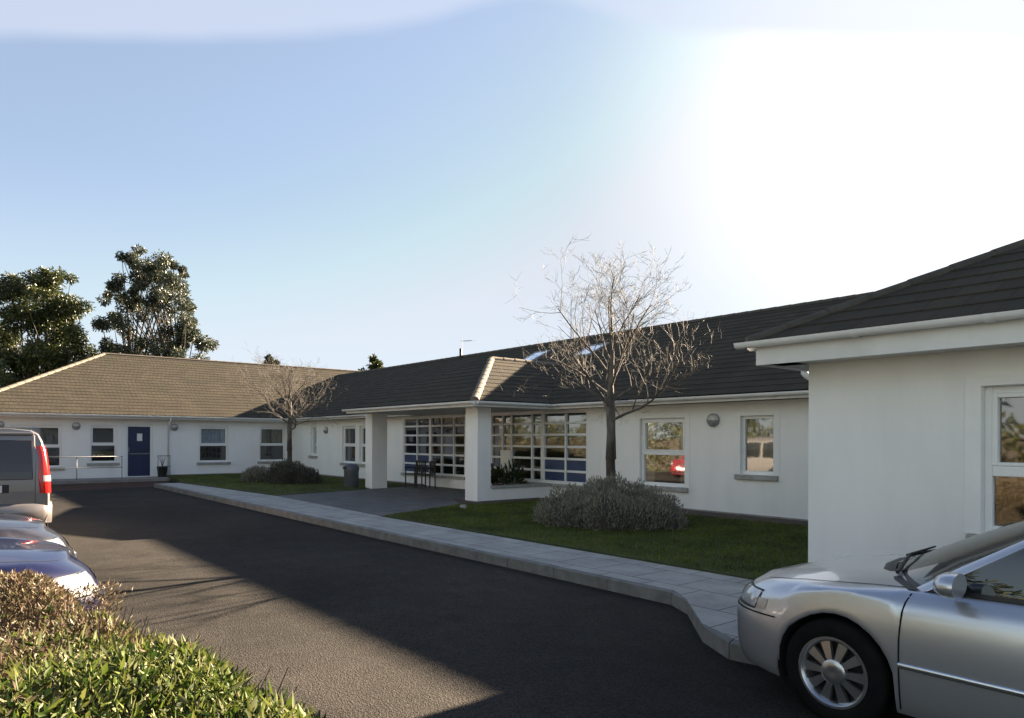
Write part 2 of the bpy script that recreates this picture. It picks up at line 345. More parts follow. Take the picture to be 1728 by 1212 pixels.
grass_g, _ = noisy(mat('lawn_base', (.03, .05, .012), .95), [(.028, .036, .009), (.046, .06, .012), (.065, .072, .02)], 2.0, 6, bump=.5, bscale=40)
lawn1 = [(12.62, 7.02), (8, 7.06), (3.8, 7.06), (3.8, 11.95), (6.5, 12.1), (9.2, 12.0), (13.4, 12.3), (13.45, 10.25), (13.75, 9.7)]
lawn2 = [(26.5, 6.8), (19.05, 7.30), (19.78, 10.3), (20.3, 10.8), (20.3, 12.45), (31.4, 12.45), (31.4, 7.4), (28.5, 7.2)]
struct(poly_sheet('lawn', lawn1, .135, grass_g, .12)); struct(poly_sheet('lawn', lawn2, .135, grass_g, .12))
soil_m, _ = noisy(mat('bare_soil', (.08, .06, .045), .95), [(.045, .032, .024), (.10, .07, .055)], 6, 6, bump=.6, bscale=30, bdist=.03)
struct(poly_sheet('soil_bed', [(3.8, 11.85), (9.2, 11.9), (14.0, 12.2), (14.0, 12.86), (3.8, 12.86)], .141, soil_m, .1))
struct(poly_sheet('soil_bed', [(20.3, 12.3), (31.3, 12.3), (31.3, 7.45), (31.86, 7.45), (31.86, 12.86), (20.3, 12.86)], .141, soil_m, .1))
struct(poly_sheet('soil_bed', [(13.35, 10.1), (13.45, 9.5), (14.1, 9.9), (15.1, 10.38), (14.1, 10.38), (14.09, 12.4), (13.6, 12.4)], .146, soil_m, .1))
red_tar, _ = noisy(mat('red_tarmac', (.09, .05, .04), .9, spec=.12), [(.05, .034, .028), (.095, .055, .042)], 1.5, 6, bump=.4, bscale=70)
struct(poly_sheet('red_tarmac', [(24.5, -3), (30.2, -3), (30.2, 7.2), (26.9, 6.6), (26.7, 5.2)], .004, red_tar))
ramp_m, _ = noisy(mat('ramp_concrete', (.3, .28, .26), .9), [(.20, .18, .165), (.30, .28, .26)], 3, 6)
struct(poly_sheet('door_ramp', [(30.2, -1), (31.86, -1), (31.86, 7.44), (30.2, 7.3)], .11, ramp_m, .12))

def leaves_mesh(name, pos, dirs, nors, ln, wd, fold=.25):
    """four-corner leaves, one island each, folded along the midrib"""
    n = len(pos); dirs = dirs / np.linalg.norm(dirs, axis=1)[:, None]
    side = np.cross(dirs, nors); side /= np.linalg.norm(side, axis=1)[:, None] + 1e-9
    nor = np.cross(side, dirs)
    ln = np.asarray(ln)[:, None]; wd = np.asarray(wd)[:, None]
    a = pos; b_ = pos + dirs * ln * .5 + side * wd * .5 + nor * wd * fold; c = pos + dirs * ln; d = pos + dirs * ln * .5 - side * wd * .5 + nor * wd * fold
    v = np.stack([a, b_, c, d], 1).reshape(-1, 3)
    me = bpy.data.meshes.new(name); me.vertices.add(4 * n); me.vertices.foreach_set('co', v.astype(np.float32).ravel())
    i = np.arange(n)[:, None] * 4
    f = np.concatenate([i + [0, 1, 2], i + [0, 2, 3]], 1).reshape(-1)
    me.loops.add(6 * n); me.loops.foreach_set('vertex_index', f.astype(np.int32))
    me.polygons.add(2 * n); me.polygons.foreach_set('loop_start', np.arange(0, 6 * n, 3, dtype=np.int32)); me.polygons.foreach_set('loop_total', np.full(2 * n, 3, dtype=np.int32))
    me.update(calc_edges=True); me.validate()
    return me
def rv(n): 
    x = rng.normal(size=(n, 3)); return x / np.linalg.norm(x, axis=1)[:, None]

def inside(poly, x, y):
    r = np.zeros(len(x), bool); n = len(poly)
    for i in range(n):
        x0, y0 = poly[i]; x1, y1 = poly[(i + 1) % n]
        c = ((y0 > y) != (y1 > y)) & (x < (x1 - x0) * (y - y0) / (y1 - y0 + 1e-12) + x0); r ^= c
    return r
blade_m = leafmat('grass_blades', [(.06, .085, .014), (.09, .13, .02), (.12, .16, .028), (.17, .155, .055)], .6, .3, .2)
t = blade_m.node_tree; tcn = N(t, 'ShaderNodeTexCoord'); n1 = N(t, 'ShaderNodeTexNoise'); n1.inputs['Scale'].default_value = 1.1; n1.inputs['Detail'].default_value = 6; n1.inputs['Roughness'].default_value = .7
t.links.new(tcn.outputs['Object'], n1.inputs[0]); crn = N(t, 'ShaderNodeValToRGB'); e = crn.color_ramp.elements; e[0].position = .38; e[1].position = .66; e[0].color = (.62, .64, .7, 1); e[1].color = (1.5, 1.42, 1.1, 1)
t.links.new(n1.outputs[0], crn.inputs[0]); ml = N(t, 'ShaderNodeMix', data_type='RGBA', blend_type='MULTIPLY'); ml.inputs[0].default_value = 1
rampn = [n for n in t.nodes if n.type == 'VALTORGB' and n != crn][0]
for l in list(rampn.outputs[0].links): t.links.new(ml.outputs[2], l.to_socket)
t.links.new(rampn.outputs[0], ml.inputs[6]); t.links.new(crn.outputs[0], ml.inputs[7])
for poly, n in ((lawn1, 70000), (lawn2, 34000)):
    pu, pv = zip(*poly)
    x = rng.uniform(min(pu), max(pu), n); y = rng.uniform(min(pv), max(pv), n); ok = inside(poly, x, y); x, y = x[ok], y[ok]
    pos = np.stack([-x, y, np.full(len(x), .133)], 1); d = rng.normal(size=(len(x), 3)) * .45; d[:, 2] = 1
    me = leaves_mesh('grass', pos, d, rv(len(x)), rng.uniform(.025, .065, len(x)), rng.uniform(.006, .011, len(x)))
    o = finish('grass', me, blade_m); o['kind'] = 'stuff'
    o['label'] = 'short dull green mown grass growing on the shaded lawn'; o['category'] = 'grass'

# ------------------------------------------------------------------ the building
bld = thing('care_home_building', 'long white rendered single storey building with brown tiled roofs, three wings and an open porch', 'building', P(17, 12.86, 0))
bpar = bld
def sub(name, m, mt, parent=None, **k):
    o = m.build(name, mt, None, **k)
    par = parent or bld
    o.parent = par
    if par is bld: o.matrix_parent_inverse = Matrix.Translation(-Vector(bld.location))
    return o
def wall_frame(p0, p1, inward):
    d = Vector((p1[0] - p0[0], p1[1] - p0[1])); d.normalize()
    n = Vector(inward)
    return lambda a, dep, z: P(p0[0] + d.x * a + n.x * dep, p0[1] + d.y * a + n.y * dep, z)
def wall_panel(m, T, L, z0, z1, ops, dep=.13):
    A = sorted({0, L, *[o[0] for o in ops], *[o[1] for o in ops]}); Zs = sorted({z0, z1, *[o[2] for o in ops], *[o[3] for o in ops]})
    for i in range(len(A) - 1):
        for j in range(len(Zs) - 1):
            ca, cz = (A[i] + A[i + 1]) / 2, (Zs[j] + Zs[j + 1]) / 2
            if any(o[0] < ca < o[1] and o[2] < cz < o[3] for o in ops): continue
            m.face([T(A[i], 0, Zs[j]), T(A[i + 1], 0, Zs[j]), T(A[i + 1], 0, Zs[j + 1]), T(A[i], 0, Zs[j + 1])])
    for a0, a1, b0, b1 in ops:
        q = [(a0, b0), (a1, b0), (a1, b1), (a0, b1)]
        for i in range(4):
            (x0, y0), (x1, y1) = q[i], q[(i + 1) % 4]
            m.face([T(x0, 0, y0), T(x1, 0, y1), T(x1, dep, y1), T(x0, dep, y0)])
def window(T, a0, a1, z0, z1, transom=None, sill=True, pm=None, surround=True, mull=(), dress=None):
    fr = M(); d0, d1 = .07, .14; fw = .06
    fr.box((a0, d0, z0), (a0 + fw, d1, z1), T); fr.box((a1 - fw, d0, z0), (a1, d1, z1), T)
    fr.box((a0 + fw, d0, z1 - fw), (a1 - fw, d1, z1), T); fr.box((a0 + fw, d0, z0), (a1 - fw, d1, z0 + fw + .015), T)
    if transom: 
        fr.box((a0 + fw, d0 - .004, transom - .045), (a1 - fw, d1, transom + .045), T)
        s0, s1 = transom + .045, z1 - fw          # opening sash above
        fr.box((a0 + fw, d0 - .012, s0), (a0 + fw + .04, d1, s1), T); fr.box((a1 - fw - .04, d0 - .012, s0), (a1 - fw, d1, s1), T)
        fr.box((a0 + fw + .04, d0 - .012, s1 - .04), (a1 - fw - .04, d1, s1), T); fr.box((a0 + fw + .04, d0 - .012, s0), (a1 - fw - .04, d1, s0 + .03), T)
    for mm in mull: fr.box((mm - .035, d0 - .002, z0 + fw + .015), (mm + .035, d1, (transom - .045) if transom else z1 - fw), T)
    w = sub('window', fr, upvc, bevel=.006)
    pn = M(); pn.face([T(a0 + .02, .115, z0 + .02), T(a1 - .02, .115, z0 + .02), T(a1 - .02, .115, z1 - .02), T(a0 + .02, .115, z1 - .02)])
    p_ = sub('pane', pn, pm or pane_m, w)
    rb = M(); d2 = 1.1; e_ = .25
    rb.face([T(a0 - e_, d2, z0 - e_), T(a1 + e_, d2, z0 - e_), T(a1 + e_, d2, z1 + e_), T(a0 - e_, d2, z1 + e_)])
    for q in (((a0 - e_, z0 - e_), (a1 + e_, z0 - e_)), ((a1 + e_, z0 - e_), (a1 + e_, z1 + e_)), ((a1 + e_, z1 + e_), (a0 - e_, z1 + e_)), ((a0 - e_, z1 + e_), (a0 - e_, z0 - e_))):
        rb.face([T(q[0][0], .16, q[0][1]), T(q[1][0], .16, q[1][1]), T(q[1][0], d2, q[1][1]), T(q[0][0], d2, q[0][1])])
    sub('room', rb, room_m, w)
    if dress:
        kind_, b0_, b1_ = dress; c_ = M(); n_ = max(6, int((a1 - a0) / .045))
        def pleat(x0, x1, zz0, zz1, amp, dep):
            k_ = max(4, int((x1 - x0) / .022)); xs_ = np.linspace(x0, x1, k_)
            c_.grid([[T(x, dep + amp * math.sin(i * 1.25), zz) for i, x in enumerate(xs_)] for zz in (zz0, zz1)])
        if kind_ == 'blind': pleat(a0 + .05, a1 - .05, b0_, b1_, .004, .19); sub('blind', c_, blind_m, w)
        elif kind_ == 'slats': pleat(a0 + .05, a1 - .05, b0_, b1_, .02, .20); sub('blind', c_, slat_m, w)
        else:
            pleat(a0 + .03, a0 + .26, z0 + .04, z1 - .04, .025, .22); sub('curtain', c_, curt_m, w); c_ = M()
            pleat(a1 - .26, a1 - .03, z0 + .04, z1 - .04, .025, .22); sub('curtain', c_, curt_m, w)
    if sill:
        s = M(); s.box((a0 - .1, -.07, z0 - .10), (a1 + .1, .125, z0 - .003), T); sub('sill', s, concrete, w, bevel=.008)
    if surround:
        s = M(); b_ = .13; zt = z0 - (.0 if sill else b_)
        pl = [(a0 - b_, zt), (a0 - .002, zt), (a0 - .002, z1 + .002), (a1 + .002, z1 + .002), (a1 + .002, zt), (a1 + b_, zt), (a1 + b_, z1 + .09), (a0 - b_, z1 + .09)]
        s.add([T(x, -.014, z) for x, z in pl] + [T(x, .004, z) for x, z in pl], [tuple(range(8)), tuple(range(15, 7, -1))] + [(i, (i + 1) % 8, (i + 1) % 8 + 8, i + 8) for i in range(8)])
        sub('surround', s, plaster_w, w, bevel=.005)
    return w

UL, VM, VR, UR = 31.87, 12.864, 7.048, 3.79
# main wing front
Tm = wall_frame((UR, VM), (UL, VM), (0, 1)); am = lambda u: u - UR
WM = [(9.77, 11.05, .62, 2.16, 1.37), (7.63, 8.38, .97, 2.16, None), (29.05, 29.7, .95, 2.2, None), (25.45, 26.6, .72, 2.18, 1.42), (23.95, 25.1, .72, 2.18, 1.42)]
GL = [(18.1, 21.85, .50, 2.42), (12.78, 16.8, .52, 2.42)]
DOOR = (16.92, 17.98, .124, 2.42)
wm = M(); wall_panel(wm, Tm, UL - UR, .0, 2.46, [(am(a), am(b), c, d) for a, b, c, d, _ in WM] + [(am(a), am(b), c, d) for a, b, c, d in GL] + [(am(DOOR[0]), am(DOOR[1]), DOOR[2], DOOR[3])])
sub('wall', wm, render_w)
for i, (a, b_, c, d, tr) in enumerate(WM):
    window(Tm, am(a), am(b_), c, d, tr, pm=pane_m if i < 2 else pane_dim, dress=[('curtain', 0, 0), ('slats', .97, 2.16), None, ('curtain', 0, 0), ('curtain', 0, 0)][i])
# left wing front
Tl = wall_frame((UL, .85), (UL, 26), (1, 0)); al = lambda v: v - .85
WL = [(2.3, 3.88, .55, 2.15, 1.35), (4.82, 5.74, .70, 2.16, 1.42), (8.85, 10.05, .66, 2.18, 1.40), (11.42, 12.6, .66, 2.2, 1.40)]
LD = (6.08, 7.04, .14, 2.21)
wl = M(); wall_panel(wl, Tl, 25.15, .0, 2.46, [(al(a), al(b), c, d) for a, b, c, d, _ in WL] + [(al(LD[0]), al(LD[1]), LD[2], LD[3])])
sub('wall', wl, render_w)
for i, (a, b_, c, d, tr) in enumerate(WL): window(Tl, al(a), al(b_), c, d, tr, pm=pane_dim, surround=False, dress=[None, ('slats', .95, 1.15), ('blind', 1.42, 2.2), ('slats', 1.5, 2.2)][i])
e1 = M(); Te = wall_frame((UL, .85), (44, .85), (0, 1)); wall_panel(e1, Te, 12.1, 0, 2.46, []); sub('wall', e1, render_w)
# right wing front and its short return
Tr = wall_frame((UR, VR), (-7, VR), (0, 1)); ar = lambda u: UR - u
wr = M(); WR = [(.95, 2.22, .85, 2.13, 1.40), (-3.2, -1.6, .85, 2.13, 1.40)]
wall_panel(wr, Tr, UR + 7, 0, 2.50, [(ar(b), ar(a), c, d) for a, b, c, d, _ in WR])
Ts = wall_frame((UR, VR), (UR, VM), (-1, 0)); wall_panel(wr, Ts, VM - VR, 0, 2.50, [])
Ts2 = wall_frame((-7, VR), (-7, 24), (1, 0)); wall_panel(wr, Ts2, 24 - VR, 0, 2.50, [])
sub('wall', wr, render_w)
for a, b_, c, d, tr in WR: window(Tr, ar(b_), ar(a), c, d, tr)
# backs, so the place is closed from behind
bk = M(); bk.box((-4 - 28 - .0, 22.6, 0), (7, 22.8, 2.46)); bk.box((-44.2, 0.85, 0), (-44, 30, 2.46)); sub('wall', bk, render_w)

# left wing door
dm = M(); dm.box((al(LD[0]), .06, LD[2]), (al(LD[0]) + .07, .14, LD[3]), Tl); dm.box((al(LD[1]) - .07, .06, LD[2]), (al(LD[1]), .14, LD[3]), Tl); dm.box((al(LD[0]) + .07, .06, LD[3] - .07), (al(LD[1]) - .07, .14, LD[3]), Tl)
dr = sub('door', dm, upvc); 
lf = M(); A0, A1 = al(LD[0]) + .072, al(LD[1]) - .072
lf.box((A0, .085, LD[2] + .01), (A1, .13, LD[3] - .072), Tl)
lf.box((A0 + .1, .07, .3), (A1 - .1, .086, .98), Tl); lf.box((A0 + .1, .07, 1.14), (A1 - .1, .086, 2.0), Tl)
leaf = sub('door_leaf', lf, blue_door, dr, bevel=.006)
q = M(); q.box((A0 + .03, .055, 1.02), (A1 - .03, .086, 1.07), Tl); sub('push_bar', q, galv, dr)
q = M(); q.box((A0 + .33, .062, 1.56), (A0 + .52, .068, 1.86), Tl); sub('notice', q, paper, dr)
q = M(); q.box((A0 + .02, .05, 1.12), (A0 + .05, .07, 1.3), Tl); sub('handle', q, metal_g, dr)

# glazed screens in the back of the porch: rails every 0.32 m
RAILS = [.84, 1.16, 1.48, 1.80, 2.11]
def screen(a0, a1, z0, z1, mulls, blues, panels=()):
    fr = M(); T = Tm; a0, a1 = am(a0), am(a1); d0, d1 = .02, .10
    fr.box((a0, d0, z0), (a0 + .06, d1, z1), T); fr.box((a1 - .06, d0, z0), (a1, d1, z1), T)
    fr.box((a0 + .06, d0, z0), (a1 - .06, d1, z0 + .06), T); fr.box((a0 + .06, d0, z1 - .06), (a1 - .06, d1, z1), T)
    xs = [a0] + [am(x) for x, w in mulls] + [a1]
    for x, w in mulls: fr.box((am(x) - w / 2, d0 - .004, z0 + .06), (am(x) + w / 2, d1, z1 - .06), T)
    for i in range(len(xs) - 1):
        for r_ in RAILS: fr.box((xs[i] + .05, d0 + .006, r_ - .03), (xs[i + 1] - .05, d1, r_ + .03), T)
    w = sub('glazed_screen', fr, upvc, bevel=.006)
    pn = M(); pn.face([T(a0 + .03, .075, z0 + .03), T(a1 - .03, .075, z0 + .03), T(a1 - .03, .075, z1 - .03), T(a0 + .03, .075, z1 - .03)]); sub('pane', pn, pane_m, w)
    zz = [z0] + RAILS + [z1]
    bl = M()
    for i, r_ in blues:
        bl.box((xs[i] + .03, .055, zz[r_] + .03), (xs[i + 1] - .03, .07, zz[r_ + 1] - .03), T)
    if blues: sub('blue_panel', bl, blue_panel, w)
    return w
s1 = screen(18.1, 21.85, .50, 2.42, [(18.75, .05), (19.45, .05), (20.12, .13), (20.95, .05)], [(4, 0), (3, 0), (4, 1), (3, 1)])
s2 = screen(12.78, 16.8, .52, 2.42, [(13.6, .06), (14.5, .14), (14.95, .05), (15.85, .05), (16.25, .05)], [(0, 0), (1, 0), (0, 1), (1, 1)])
q = M(); q.box((am(15.86), -.01, .62), (am(16.3), .012, 1.36), Tm); sub('notice_board', q, paper, s2)
lo = M()
for a, b_ in ((18.05, 21.9), (12.73, 16.84)): lo.box((am(a), -.06, .42), (am(b_), .018, .5), Tm)
sub('sill', lo, concrete, bevel=.006)
# entrance doors
dm = M(); a0, a1 = am(DOOR[0]), am(DOOR[1])
dm.box((a0, .03, .124), (a0 + .08, .12, 2.42), Tm); dm.box((a1 - .08, .03, .124), (a1, .12, 2.42), Tm); dm.box((a0 + .08, .03, 2.1), (a1 - .08, .12, 2.18), Tm)
ed = sub('entrance_door', dm, blue_door)
q = M(); q.face([Tm(a0 + .05, .09, .13), Tm(a1 - .05, .09, .13), Tm(a1 - .05, .09, 2.42), Tm(a0 + .05, .09, 2.42)]); sub('pane', q, pane_dim, ed)
q = M(); q.box((a0 + .09, .04, .13), (a1 - .09, .088, .45), Tm); q.box((a0 + .09, .04, .45), (a0 + .19, .088, 2.1), Tm); q.box((a1 - .19, .04, .45), (a1 - .09, .088, 2.1), Tm); sub('door_leaf', q, blue_door, ed)
q = M(); q.tube([Tm(a0 + .24, -.02, .95), Tm(a0 + .24, -.02, 1.3)], .016); sub('handle', q, metal_g, ed)
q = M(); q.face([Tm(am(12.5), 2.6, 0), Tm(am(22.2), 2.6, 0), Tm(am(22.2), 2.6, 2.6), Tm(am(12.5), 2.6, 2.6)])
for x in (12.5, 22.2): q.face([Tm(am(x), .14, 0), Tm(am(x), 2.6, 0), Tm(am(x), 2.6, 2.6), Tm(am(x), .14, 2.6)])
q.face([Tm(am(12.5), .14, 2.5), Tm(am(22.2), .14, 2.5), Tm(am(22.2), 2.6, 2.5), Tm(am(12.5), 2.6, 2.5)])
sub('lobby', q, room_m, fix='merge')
# porch pillars, low side wall
for (u0, u1, v0, v1) in ((14.1, 14.62, 10.4, 10.82), (19.96, 20.40, 10.65, 11.19)):
    q = M(); q.box((-u1, v0, 0), (-u0, v1, 2.5)); sub('pillar', q, render_w, bevel=.012)
q = M(); q.box((-14.33, 10.822, .0), (-14.095, 12.862, .44)); lw = sub('low_wall', q, render_w, bevel=.008)
q = M(); q.box((-14.37, 10.822, .442), (-14.05, 12.80, .50)); sub('coping', q, concrete, bevel=.008)
q = M(); q.tube([P(14.76, 10.62, .12), P(14.76, 10.62, 2.45)], .05, 10); sub('downpipe', q, blue_door, smooth=True)
q = M(); q.box((-20.15, 10.05, 2.452), (-13.7, 12.86, 2.47)); sub('soffit', q, soffit_m)
# plinth line at the foot of the walls
for lo_, hi_ in (((-UL + .02, VM - .012, 0), (-20.45, VM + .02, .17)), ((-12.7, VM - .012, 0), (-UR - .02, VM + .02, .17)), ((-UL - .02, 7.5, 0), (-UL + .012, VM - .02, .17))):
    q = M(); q.box(lo_, hi_); sub('plinth', q, plinth)

# roofs
PT = .504; SL = math.sqrt(1 + PT * PT)
def slope(m, pts, eave_axis):
    """pts (u, v, z) of one roof plane; laid as overlapping tile courses, texture along the eave and up the slope"""
    z0 = min(p[2] for p in pts); W_ = [Vector(P(*p)) for p in pts]
    nr = (W_[1] - W_[0]).cross(W_[2] - W_[0]).normalized(); nr = nr if nr.z > 0 else -nr
    rise = math.sqrt(max(1e-6, 1 - nr.z * nr.z))
    q = [((p[0] if eave_axis == 'u' else p[1]), (p[2] - z0) / rise, w) for p, w in zip(pts, W_)]
    smax = max(x[1] for x in q); n = max(1, math.ceil(smax / .30))
    def clip(poly, s0, sgn):
        out = []
        for i in range(len(poly)):
            a, b_ = poly[i], poly[(i + 1) % len(poly)]; da, db = (a[1] - s0) * sgn, (b_[1] - s0) * sgn
            if da >= 0: out.append(a)
            if da * db < 0: t_ = da / (da - db); out.append((a[0] + (b_[0] - a[0]) * t_, s0, a[2].lerp(b_[2], t_)))
        return out
    for k_ in range(n):
        c = clip(clip(q, k_ * .30, 1), (k_ + 1) * .30, -1)
        if len(c) < 3: continue
        L_ = lambda x: x[2] + nr * (.002 + .011 * (1 - (x[1] - k_ * .30) / .30))
        m.face([L_(x) for x in c], [(x[0], x[1]) for x in c])
        lo = sorted([x for x in c if abs(x[1] - k_ * .30) < 1e-6], key=lambda x: x[0])
        if len(lo) >= 2: m.face([lo[0][2], lo[-1][2], L_(lo[-1]), L_(lo[0])], [(lo[0][0], lo[0][1]), (lo[-1][0], lo[0][1]), (lo[-1][0], lo[0][1] + .02), (lo[0][0], lo[0][1] + .02)])
ZE = 2.60
rm = M(); VE = 12.40; VRG = 17.54; ZR = ZE + PT * (VRG - VE)
slope(rm, [(1.5, VE, ZE), (37.2, VE, ZE), (37.2, VRG, ZR), (1.5, VRG, ZR)], 'u'); slope(rm, [(1.5, VRG, ZR), (37.2, VRG, ZR), (37.2, 23, 2.45), (1.5, 23, 2.45)], 'u')
roof_main = sub('roof', rm, tiles)
rm = M(); UE = 31.45; URG = 37.3; ZL = ZE + PT * (URG - UE); VE0 = .35; vv = VE0 + (URG - UE)
slope(rm, [(UE, VE0, ZE), (UE, 27, ZE), (URG, 27, ZL), (URG, vv, ZL)], 'v'); slope(rm, [(UE, VE0, ZE), (URG, vv, ZL), (2 * URG - UE, VE0, ZE)], 'u'); slope(rm, [(URG, 27, ZL), (URG, vv, ZL), (2 * URG - UE, VE0, ZE), (2 * URG - UE, 27, ZE)], 'v')
roof_left = sub('roof', rm, tiles)
rm = M(); ZW = 2.68; UW, VW = 4.22, 6.60; hw = 5.4; ZWR = ZW + PT * hw
slope(rm, [(UW, VW, ZW), (UW - 2 * hw, VW, ZW), (UW - hw, VW + hw, ZWR)], 'u')
slope(rm, [(UW, VW, ZW), (UW - hw, VW + hw, ZWR), (UW - hw, 24, ZWR), (UW, 24, ZW)], 'v'); slope(rm, [(UW - 2 * hw, VW, ZW), (UW - hw, VW + hw, ZWR), (UW - hw, 24, ZWR), (UW - 2 * hw, 24, ZW)], 'v')
roof_right = sub('roof', rm, tiles)
rm = M(); p0, p1, pv = 13.58, 20.27, 9.93; pm_, pk, ZP = 16.58, 12.72, 4.04
slope(rm, [(p0, pv, ZE), (p1, pv, ZE), (pm_, pk, ZP)], 'u'); slope(rm, [(p0, pv, ZE), (pm_, pk, ZP), (pm_, 16.2, ZP), (p0, 16.2, ZE)], 'v'); slope(rm, [(p1, pv, ZE), (pm_, pk, ZP), (pm_, 16.2, ZP), (p1, 16.2, ZE)], 'v')
roof_porch = sub('roof', rm, tiles)
ridge_shade, _ = noisy(mat('shaded_ridge_tiles', (.07, .06, .05), .9), [(.055, .05, .04), (.085, .075, .06)], 6, 4, bump=.3, bscale=30)  # same ridge tiles with the shade put into the colour, for unlit ridges
def ridge(a, b_, par, r=.10, mt=None):
    a, b_ = Vector(P(*a)), Vector(P(*b_)); L = (b_ - a).length; n = max(1, round(L / .42)); d = (b_ - a) / L
    s_ = d.cross(Vector((0, 0, 1))).normalized(); w = s_.cross(d)
    m = M()
    for i in range(n):
        c0, c1 = a + d * (L * i / n - .01), a + d * (L * (i + 1) / n + .01)
        rows = []
        for c, rr in ((c0, r * 1.08), (c1, r * .97)):
            rows.append([c + s_ * math.cos(t) * rr + w * (math.sin(t) * rr * .8 - .025) for t in np.linspace(-.15, math.pi + .15, 8)])
        m.grid(rows); m.add(rows[0], [tuple(range(8))])
    sub('ridge_tiles', m, mt or ridge_m, par, smooth=35)
ridge((1.5, VRG, ZR), (36.9, VRG, ZR), roof_main, .10, ridge_shade)
ridge((URG, 27, ZL), (URG, vv, ZL), roof_left); ridge((UE, VE0, ZE + .02), (URG, vv, ZL), roof_left)
ridge((UW, VW, ZW + .02), (UW - hw, VW + hw, ZWR), roof_right, .075, ridge_shade); ridge((UW - hw, VW + hw, ZWR), (UW - hw, 24, ZWR), roof_right); 
ridge((p0, pv, ZE + .02), (pm_, pk, ZP), roof_porch); ridge((pm_, pk, ZP), (pm_, 15.3, ZP), roof_porch)
# fascias, soffits, gutters
def eave(p, q, out, zt, fh, wall_off, gut=True, soff=True, ext=(0, 0), gz=0):
    """board along p-q (u, v) at the eave; out = outward unit (du, dv)"""
    T = wall_frame(p, q, (-out[0], -out[1])); L = math.hypot(q[0] - p[0], q[1] - p[1])
    f = M(); f.box((0, .0, zt - fh), (L, .025, zt - .02), T); fo = sub('fascia', f, fascia_m)
    if soff:
        s = M(); s.box((.01, .03, zt - fh + .02), (L - .01, wall_off, zt - fh + .035), T); sub('soffit', s, soffit_m)
    if gut:
        m = M(); r = .06; a0, a1 = -ext[0], L + ext[1]; n = max(2, int(L / 1.0)); 
        prof = [(-.012 - r - r * math.cos(t), zt - .035 + gz - r * math.sin(t)) for t in np.linspace(0, math.pi, 9)]
        prof2 = [(-.012 - r - (r - .006) * math.cos(t), zt - .035 + gz - (r - .006) * math.sin(t)) for t in np.linspace(math.pi, 0, 9)]
        pr_ = prof + prof2
        m.grid([[T(a, d, z) for d, z in pr_] for a in (a0, a1)], closed=True)
        for a in (a0, a1): m.face([T(a, d, z) for d, z in prof])
        for i in range(1, n):                       # joint brackets
            a = L * i / n; pb = [(-.012 - r - (r + .008) * math.cos(t), zt - .035 + gz - (r + .008) * math.sin(t)) for t in np.linspace(0, math.pi, 9)]
            m.grid([[T(a + k_, d, z) for d, z in pb] for k_ in (-.035, .035)])
        sub('gutter', m, upvc, smooth=35)
eave((UW - .0, VE + .0), (p0 + .0, VE), (0, -1), ZE, .15, .44)
eave((p1, VE), (UE, VE), (0, -1), ZE, .15, .44)
eave((UE, VE0), (UE, VE), (-1, 0), ZE, .16, .4)
eave((UE, VE0), (43, VE0), (0, -1), ZE, .16, .4, gut=False)
eave((UW - .1, VW), (-6.5, VW), (0, -1), ZW, .25, .44, ext=(.18, 0), gz=.02)
eave((UW - .1, VW + .03), (UW - .1, VE), (1, 0), ZW, .25, .33)
eave((p0, pv), (p1, pv), (0, -1), ZE, .15, .05, ext=(.05, .05), soff=False)
eave((p0, pv + .03), (p0, VE), (-1, 0), ZE, .15, .05, soff=False); eave((p1, pv + .03), (p1, VE), (1, 0), ZE, .15, .05, soff=False)
# downpipes
def pipe(pts, name='downpipe', r=.036, m_=upvc):
    q = M(); q.tube([P(*x) for x in pts], r, 10); sub(name, q, m_, smooth=True)
pipe([(UL - .47, 7.62, 2.5), (UL - .47, 7.62, 2.42), (UL - .05, 7.62, 2.2), (UL - .05, 7.62, .15)])
pipe([(4.3, 7.9, 2.60), (4.3, 7.9, 2.44), (4.28, 7.9, 2.42), (3.9, 7.86, 2.22), (3.84, 7.86, 2.15), (3.84, 7.86, .2)], r=.042)
# round bulkhead lights
def wall_light(T, a, z):
    c = M(); n = 20
    def ring(r, dp): return [T(a + r * math.cos(t), -dp, z + r * math.sin(t)) for t in np.linspace(0, 2 * math.pi, n, endpoint=False)]
    c.grid([ring(.145, 0), ring(.145, .05), ring(.115, .06)], closed=True)
    w = sub('wall_light', c, metal_g, smooth=40)
    d = M(); d.grid([ring(.114, .055), ring(.10, .085), ring(.06, .108), ring(.012, .115)], closed=True); sub('diffuser', d, mat('opal_diffuser', (.55, .55, .52), .3), w, smooth=True)
    h = M(); h.grid([[T(a + r * math.cos(t), -dp, z + r * math.sin(t)) for t in np.linspace(math.pi, 2 * math.pi, 14)] for r, dp in ((.144, .05), (.118, .1), (.06, .13), (.0, .135))]); sub('eyelid', h, lampgrey, w, smooth=True)
wall_light(Tm, am(9.02), 2.09); wall_light(Tm, am(28.07), 2.04)
for v in (1.95, 4.35, 7.86): wall_light(Tl, al(v), 2.13)
